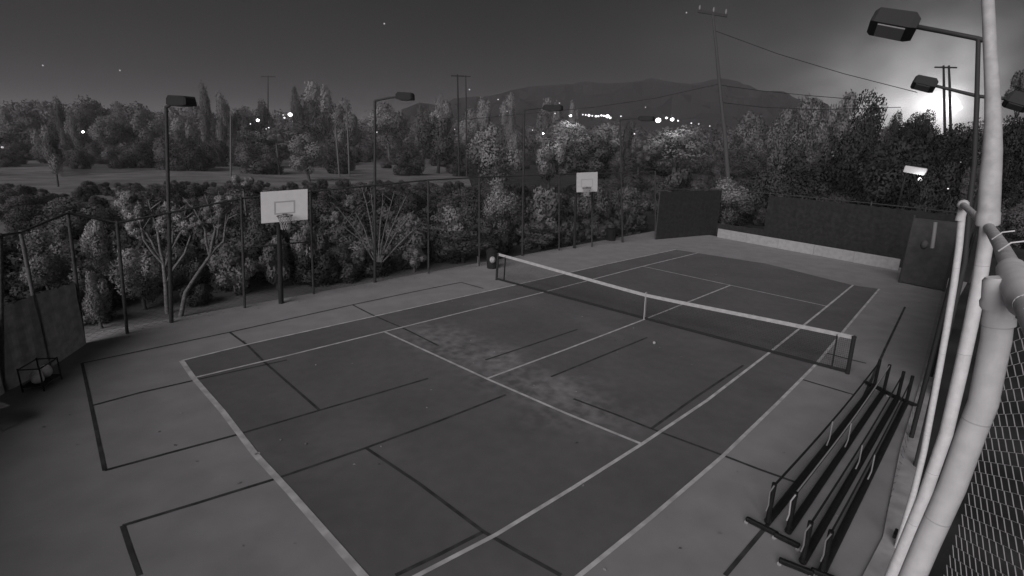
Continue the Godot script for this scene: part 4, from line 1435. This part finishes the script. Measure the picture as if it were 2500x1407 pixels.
	chain_link(st, Vector3(12.6, 0, -25.5), Vector3(lp[8].x, 0, lp[8].z), 0.1, 4.6, 0.12, 0.0022, 2)
	part("wire_mesh", st, grey(0.04, 0.6), o).set_meta("kind", "stuff")
	for z in [-9.5, -13.5, -17.5, -21.5]:
		st = begin()
		var x := lerpf(13.55, 12.7, (-z - 5.6) / 20.0)
		tube(st, [Vector3(x, 0, z), Vector3(x, 4.7, z)], [0.04], 8)
		part("post", st, grey(0.03, 0.7), o)
	# pale light pole that rises from the middle post
	var p := thing("light_pole", "pale tapering light pole rising out of the top of the fence at the right", "light pole", Vector3(13.93, 4.949, -2.36))
	st = begin()
	tube(st, [Vector3(13.925, 4.97, -2.38), Vector3(13.909, 5.085, -2.379), Vector3(13.881, 5.254, -2.378), Vector3(13.853, 5.449, -2.376), Vector3(13.817, 5.646, -2.374), Vector3(13.771, 5.855, -2.371), Vector3(13.725, 6.041, -2.368), Vector3(13.632, 6.432, -2.36), Vector3(13.556, 6.738, -2.352)], [0.064, 0.063, 0.061, 0.055, 0.047, 0.042, 0.038, 0.034, 0.03], 18)
	part("pole_shaft", st, dull, p)
	st = begin()
	tube(st, [Vector3(13.93, 4.936, -2.38), Vector3(13.928, 4.95, -2.38), Vector3(13.917, 5.022, -2.379), Vector3(13.915, 5.042, -2.379)], [0.058, 0.069, 0.069, 0.063], 18)
	part("collar", st, dull, p)


# ---------------------------------------------------------------- small things
func build_small_things() -> void:
	var o := thing("litter_bin", "dark bin with a pale bag beside the left net post", "bin", Vector3(-2.766, 0, -13.158))
	var b := Vector3(-2.754, 0, -13.173)
	var st := begin()
	tube(st, [b, b + Vector3(0, 0.1, 0), b + Vector3(0, 0.78, 0)], [0.22, 0.24, 0.28], 12)
	part("bin_body", st, grey(0.022, 0.8), o)
	st = begin()
	tube(st, [b + Vector3(0, 0.78, 0), b + Vector3(0, 0.86, 0), b + Vector3(0, 0.96, 0)], [0.3, 0.28, 0.08], 12)
	part("lid", st, grey(0.022, 0.8), o)
	st = begin()
	ball(st, b + Vector3(0.2, 0.44, 0.16), Vector3(0.14, 0.16, 0.14), 6, 10)
	part("bag", st, mottled(0.4, 0.5, 2.0, 141, 0.9), o)
	var c := thing("folding_stand", "thin pale stand on the ground left of the dark bin", "stand", Vector3(-3.49, 0, -12.923))
	st = begin()
	var s := Vector3(-3.478, 0, -12.938)
	tube(st, [s, s + Vector3(0.02, 0.42, 0.0), s + Vector3(-0.02, 0.46, 0.04)], [0.018], 6)
	tube(st, [s + Vector3(-0.28, 0.03, 0.28), s + Vector3(0, 0.04, 0)], [0.02], 6)
	tube(st, [s + Vector3(0.12, 0.03, -0.12), s + Vector3(0, 0.06, 0)], [0.02], 6)
	part("stand_frame", st, grey(0.22, 0.7), c)
	var d := thing("litter_bin", "small black bin by the fence right of the far hoop", "bin", Vector3(-3.671, 0, -23.974))
	var q := Vector3(-3.671, 0, -23.974)
	st = begin()
	tube(st, [q, q + Vector3(0, 0.6, 0), q + Vector3(0, 0.62, 0), q + Vector3(0, 0.72, 0)], [0.27, 0.31, 0.34, 0.3], 12)
	part("bin_body", st, grey(0.016, 0.8), d)
	# ball hopper with pale bags against the windscreen
	var h := thing("ball_cart", "dark wire cart holding pale bags against the windscreen at the left", "cart", Vector3(-0.546, 0, 2.462))
	var k := Vector3(-0.623, 0, 2.457)
	var x := Vector3(0.83, 0, 0.56)
	var z := Vector3(0.56, 0, -0.83)
	for u in [-1.0, 1.0]:
		for v in [-1.0, 1.0]:
			st = begin()
			var foot: Vector3 = k + x * 0.3 * u + z * 0.2 * v
			tube(st, [foot, foot + Vector3(0, 0.55, 0)], [0.016], 6)
			part("leg", st, grey(0.02, 0.7), h)
	st = begin()
	for y in [0.12, 0.52]:
		for e in [[-1, -1, 1, -1], [1, -1, 1, 1], [1, 1, -1, 1], [-1, 1, -1, -1]]:
			tube(st, [k + x * 0.3 * e[0] + z * 0.2 * e[1] + Vector3(0, y, 0), k + x * 0.3 * e[2] + z * 0.2 * e[3] + Vector3(0, y, 0)], [0.014], 6)
	beam(st, k - x * 0.29 + Vector3(0, 0.12, 0), k + x * 0.29 + Vector3(0, 0.12, 0), 0.38, 0.02)
	part("basket_frame", st, grey(0.02, 0.7), h).set_meta("kind", "stuff")
	for e in [[-0.14, 0.03, 0.15], [0.06, -0.04, 0.13], [0.18, 0.05, 0.1]]:
		st = begin()
		ball(st, k + x * e[0] + z * e[1] + Vector3(0, 0.14 + e[2], 0), Vector3(0.13, e[2], 0.12), 6, 10)
		part("bag", st, mottled(0.72, 0.2, 2.0, 143, 0.9), h)
	var ch := thing("chair", "pale chair corner cut off by the left edge", "chair", Vector3(1.289, 0, 3.172))
	var cb := Vector3(1.317, 0, 3.184)
	st = begin()
	tube(st, [cb + Vector3(0.0, 0, 0), cb + Vector3(0.02, 0.45, 0)], [0.016], 6)
	part("leg", st, grey(0.25, 0.6), ch)
	st = begin()
	tube(st, [cb + Vector3(-0.4, 0, 0.3), cb + Vector3(-0.38, 0.45, 0.3)], [0.016], 6)
	part("leg", st, grey(0.25, 0.6), ch)
	st = begin()
	beam(st, cb + Vector3(-0.46, 0.45, 0.2), cb + Vector3(0.04, 0.45, -0.02), 0.4, 0.03, 0.008)
	part("seat", st, grey(0.2, 0.7), ch)
	st = begin()
	ball(st, Vector3(7.237, 0, -10.274) + Vector3(0, 0.034, 0), Vector3(0.045, 0.045, 0.045), 6, 10)
	var tb := part("tennis_ball", st, grey(0.4, 0.95), self)
	tag(tb, "pale tennis ball lying on the court short of the net", "ball")
	var bx := thing("junction_box", "small white box at the foot of the tall fence", "box", Vector3(13.267, 0, -13.867))
	st = begin()
	block(st, Vector3(13.255, 0, -13.966) + Vector3(0, 0.14, 0), Vector3(0.07, 0, 0), Vector3(0, 0.13, 0), Vector3(0, 0, 0.07), 0.01)
	part("box_case", st, grey(0.4, 0.6), bx)
	var fp := thing("foot_plate", "dark bracket low on the tall fence beside the kerb", "bracket", Vector3(13.702, 0, -5.855))
	st = begin()
	block(st, Vector3(13.702, 0, -5.855) + Vector3(0, 0.12, 0), Vector3(0.02, 0, 0), Vector3(0, 0.03, 0), Vector3(0, 0, 0.1), 0.008)
	part("plate", st, grey(0.02, 0.6), fp)


# ---------------------------------------------------------------- distant lamps and the explosion
func build_lights() -> void:
	# numbers: place, size across in metres, brightness
	var list := [
		["brightest round light in the left cluster below the lollipop tree", Vector3(-124.107, 11.804, -55.623), 1.357, 1.4],
		["single bright light left of the cluster under the T-shaped lamp post", Vector3(-96.8, 9.092, -37.632), 0.805, 1.4],
		["small light at the left of the cluster below the lollipop tree", Vector3(-122.8, 10.875, -53.559), 0.822, 1.0],
		["dim upper light in the left cluster", Vector3(-122.886, 11.548, -53.349), 0.513, 0.8],
		["small light left of the single bright light", Vector3(-97.261, 8.345, -36.34), 0.401, 0.8],
		["small light low right of the single bright light", Vector3(-96.153, 7.775, -39.372), 0.407, 0.9],
		["faint light left of the small low light", Vector3(-96.343, 7.522, -38.868), 0.325, 0.5],
		["oblong light among the trees far left", Vector3(-105.086, 5.971, -11.176), 0.712, 0.8],
		["dim light at the left edge above the dark scrub", Vector3(-55.858, 4.096, 0.757), 0.349, 0.35],
		["tiny light at the second floodlight pole", Vector3(-71.594, 7.258, -48.877), 0.368, 0.6],
		["tiny light left of the dark utility pole", Vector3(-48.064, 7.617, -47.698), 0.241, 0.5],
		["tiny light between the two pale pointed trees", Vector3(-101.928, 18.517, -107.516), 0.597, 0.7],
		["faint light below the tallest pale pointed tree", Vector3(-100.054, 15.306, -109.458), 0.48, 0.5],
		["faint paired light right of the thin utility poles", Vector3(-107.508, 20.949, -101.323), 0.711, 0.3],
		["small light left of the flaring lamp", Vector3(-19.852, 6.902, -34.053), 0.151, 0.6],
		["flaring lamp below the third floodlight head", Vector3(-19.116, 6.636, -34.721), 0.303, 0.8],
		["small light above the lit slope near the third floodlight", Vector3(-62.513, 12.527, -87.096), 0.442, 0.8],
		["tiny light above the third floodlight head's right end", Vector3(-101.769, 19.482, -135.097), 0.536, 0.7],
		["round bright light at the left of the city row", Vector3(-59.922, 12.092, -89.245), 0.706, 1.2],
		["wide light starting the bright city row", Vector3(-56.825, 12.248, -91.657), 0.703, 1.6],
		["second light of the bright city row", Vector3(-55.631, 12.107, -92.544), 0.614, 1.5],
		["third light of the bright city row", Vector3(-54.729, 12.292, -93.198), 0.525, 1.2],
		["largest light at the right end of the bright city row", Vector3(-53.664, 12.146, -93.954), 0.962, 1.8],
		["tiny light linking the bright city row", Vector3(-56.264, 12.177, -92.077), 0.439, 1.2],
		["tiny light second from the left in the bright city row", Vector3(-57.384, 12.319, -91.234), 0.44, 1.2],
		["tiny light in the middle of the bright city row", Vector3(-55.211, 12.115, -92.85), 0.526, 1.2],
		["tiny light just left of the largest light of the city row", Vector3(-54.303, 12.217, -93.503), 0.525, 1.2],
		["tiny light just right below the largest light of the city row", Vector3(-53.15, 11.824, -94.313), 0.612, 1.2],
		["faintest light at the left end of the bright city row", Vector3(-57.873, 12.392, -90.86), 0.352, 1.2],
		["small light right of the bright city row", Vector3(-25.816, 9.541, -57.275), 0.319, 1.0],
		["small lamp beside the dark narrow tree", Vector3(-23.16, 7.334, -56.613), 0.311, 0.9],
		["tiny light over the fourth floodlight", Vector3(-63.812, 16.397, -125.532), 0.437, 0.5],
		["largest light of the right city cluster", Vector3(-33.282, 10.286, -79.694), 1.106, 1.8],
		["upper light of the right city cluster", Vector3(-32.158, 10.695, -80.331), 0.482, 1.3],
		["right-hand large light of the right city cluster", Vector3(-31.325, 10.443, -80.79), 0.755, 1.4],
		["small light ending the right city cluster", Vector3(-30.44, 10.258, -81.266), 0.411, 1.1],
		["small light between the right cluster and the leaning pole", Vector3(-28.552, 9.891, -82.242), 0.409, 0.9],
		["tiny light right of the small one before the leaning pole", Vector3(-27.5, 9.774, -82.763), 0.339, 0.7],
		["tiny light close to the leaning utility pole", Vector3(-25.912, 9.471, -83.519), 0.337, 0.7],
		["single small light among the black trees at the right", Vector3(11.596, 4.183, -25.25), 0.101, 0.8],
		["tiny light above the single one in the black trees", Vector3(11.787, 5.25, -25.266), 0.049, 0.5],
		["faint light right of the pale light pole", Vector3(12.726, 6.735, -25.329), 0.078, 0.25],
	]
	var shape := SphereMesh.new()
	shape.radius = 0.5
	shape.height = 1.0
	shape.radial_segments = 12
	shape.rings = 6
	var lit := [0, 1, 7, 15, 18, 22, 32, 34]
	for i in list.size():
		var e: Array = list[i]
		var o := MeshInstance3D.new()
		o.name = numbered("street_light")
		o.mesh = shape
		o.material_override = glow(e[3])
		o.position = e[1]
		o.scale = Vector3(1.0, 0.85, 1.0) * e[2] * (0.85 if e[3] > 1.1 else 0.62)
		tag(o, e[0], "light", "distant town lights")
		add_child(o)
		if i in lit:
			var l := OmniLight3D.new()
			l.name = numbered("street_light_glow")
			l.position = e[1] + (Vector3(14.1, 5.4, 2.6) - e[1]).normalized() * (e[2] * 0.6)
			l.light_energy = 11.0 if i != 15 else 2.5
			l.omni_range = 60.0
			l.omni_attenuation = 2.0
			l.light_size = e[2] * 0.5
			l.shadow_enabled = true
			add_child(l)
	# stars
	for e in [["brightest star above the left half of the skyline", Vector3(-1256.023, 301.405, -795.326), 4.0], ["faint star high over the left skyline", Vector3(-1464.07, 144.999, -252.245), 3.0], ["faint star nearest the left edge", Vector3(-1480.402, 141.499, -125.479), 3.0], ["small star left of the crossarm of the leaning pole", Vector3(-696.076, 340.939, -1318.585), 3.0]]:
		var o := MeshInstance3D.new()
		o.name = numbered("sky_star")
		o.mesh = shape
		o.material_override = glow(0.35)
		o.position = e[1]
		o.scale = Vector3.ONE * e[2]
		tag(o, e[0], "star")
		add_child(o)
	# the explosion behind the trees
	var x := thing("fireball", "blinding white fireball of an explosion behind the trees at the right", "explosion", Vector3(-9.643, 20.11, -206.015))
	var st := begin()
	for e in [[Vector3(-9.777, 20.812, -206), Vector3(-11.768, 20.159, -205.762), Vector3(-7.504, 19.828, -206.247), Vector3(-9.803, 18.944, -205.997)]]:
		var sizes := [Vector3(3.2, 2.4, 3.2), Vector3(2.2, 1.4, 2.2), Vector3(1.7, 1.1, 1.7), Vector3(3.0, 2.2, 3.0)]
		for k in 4:
			ball(st, e[k], sizes[k], 8, 14)
	part("flame", st, glow(1.0), x)
	var fl := OmniLight3D.new()
	fl.name = "flame_light"
	fl.position = Vector3(-8.512, 19.409, -196.079) - x.position + Vector3(0, 3, 0)
	fl.light_energy = 150.0
	fl.omni_range = 400.0
	fl.omni_attenuation = 2.0
	fl.light_size = 5.0
	fl.shadow_enabled = true
	x.add_child(fl)
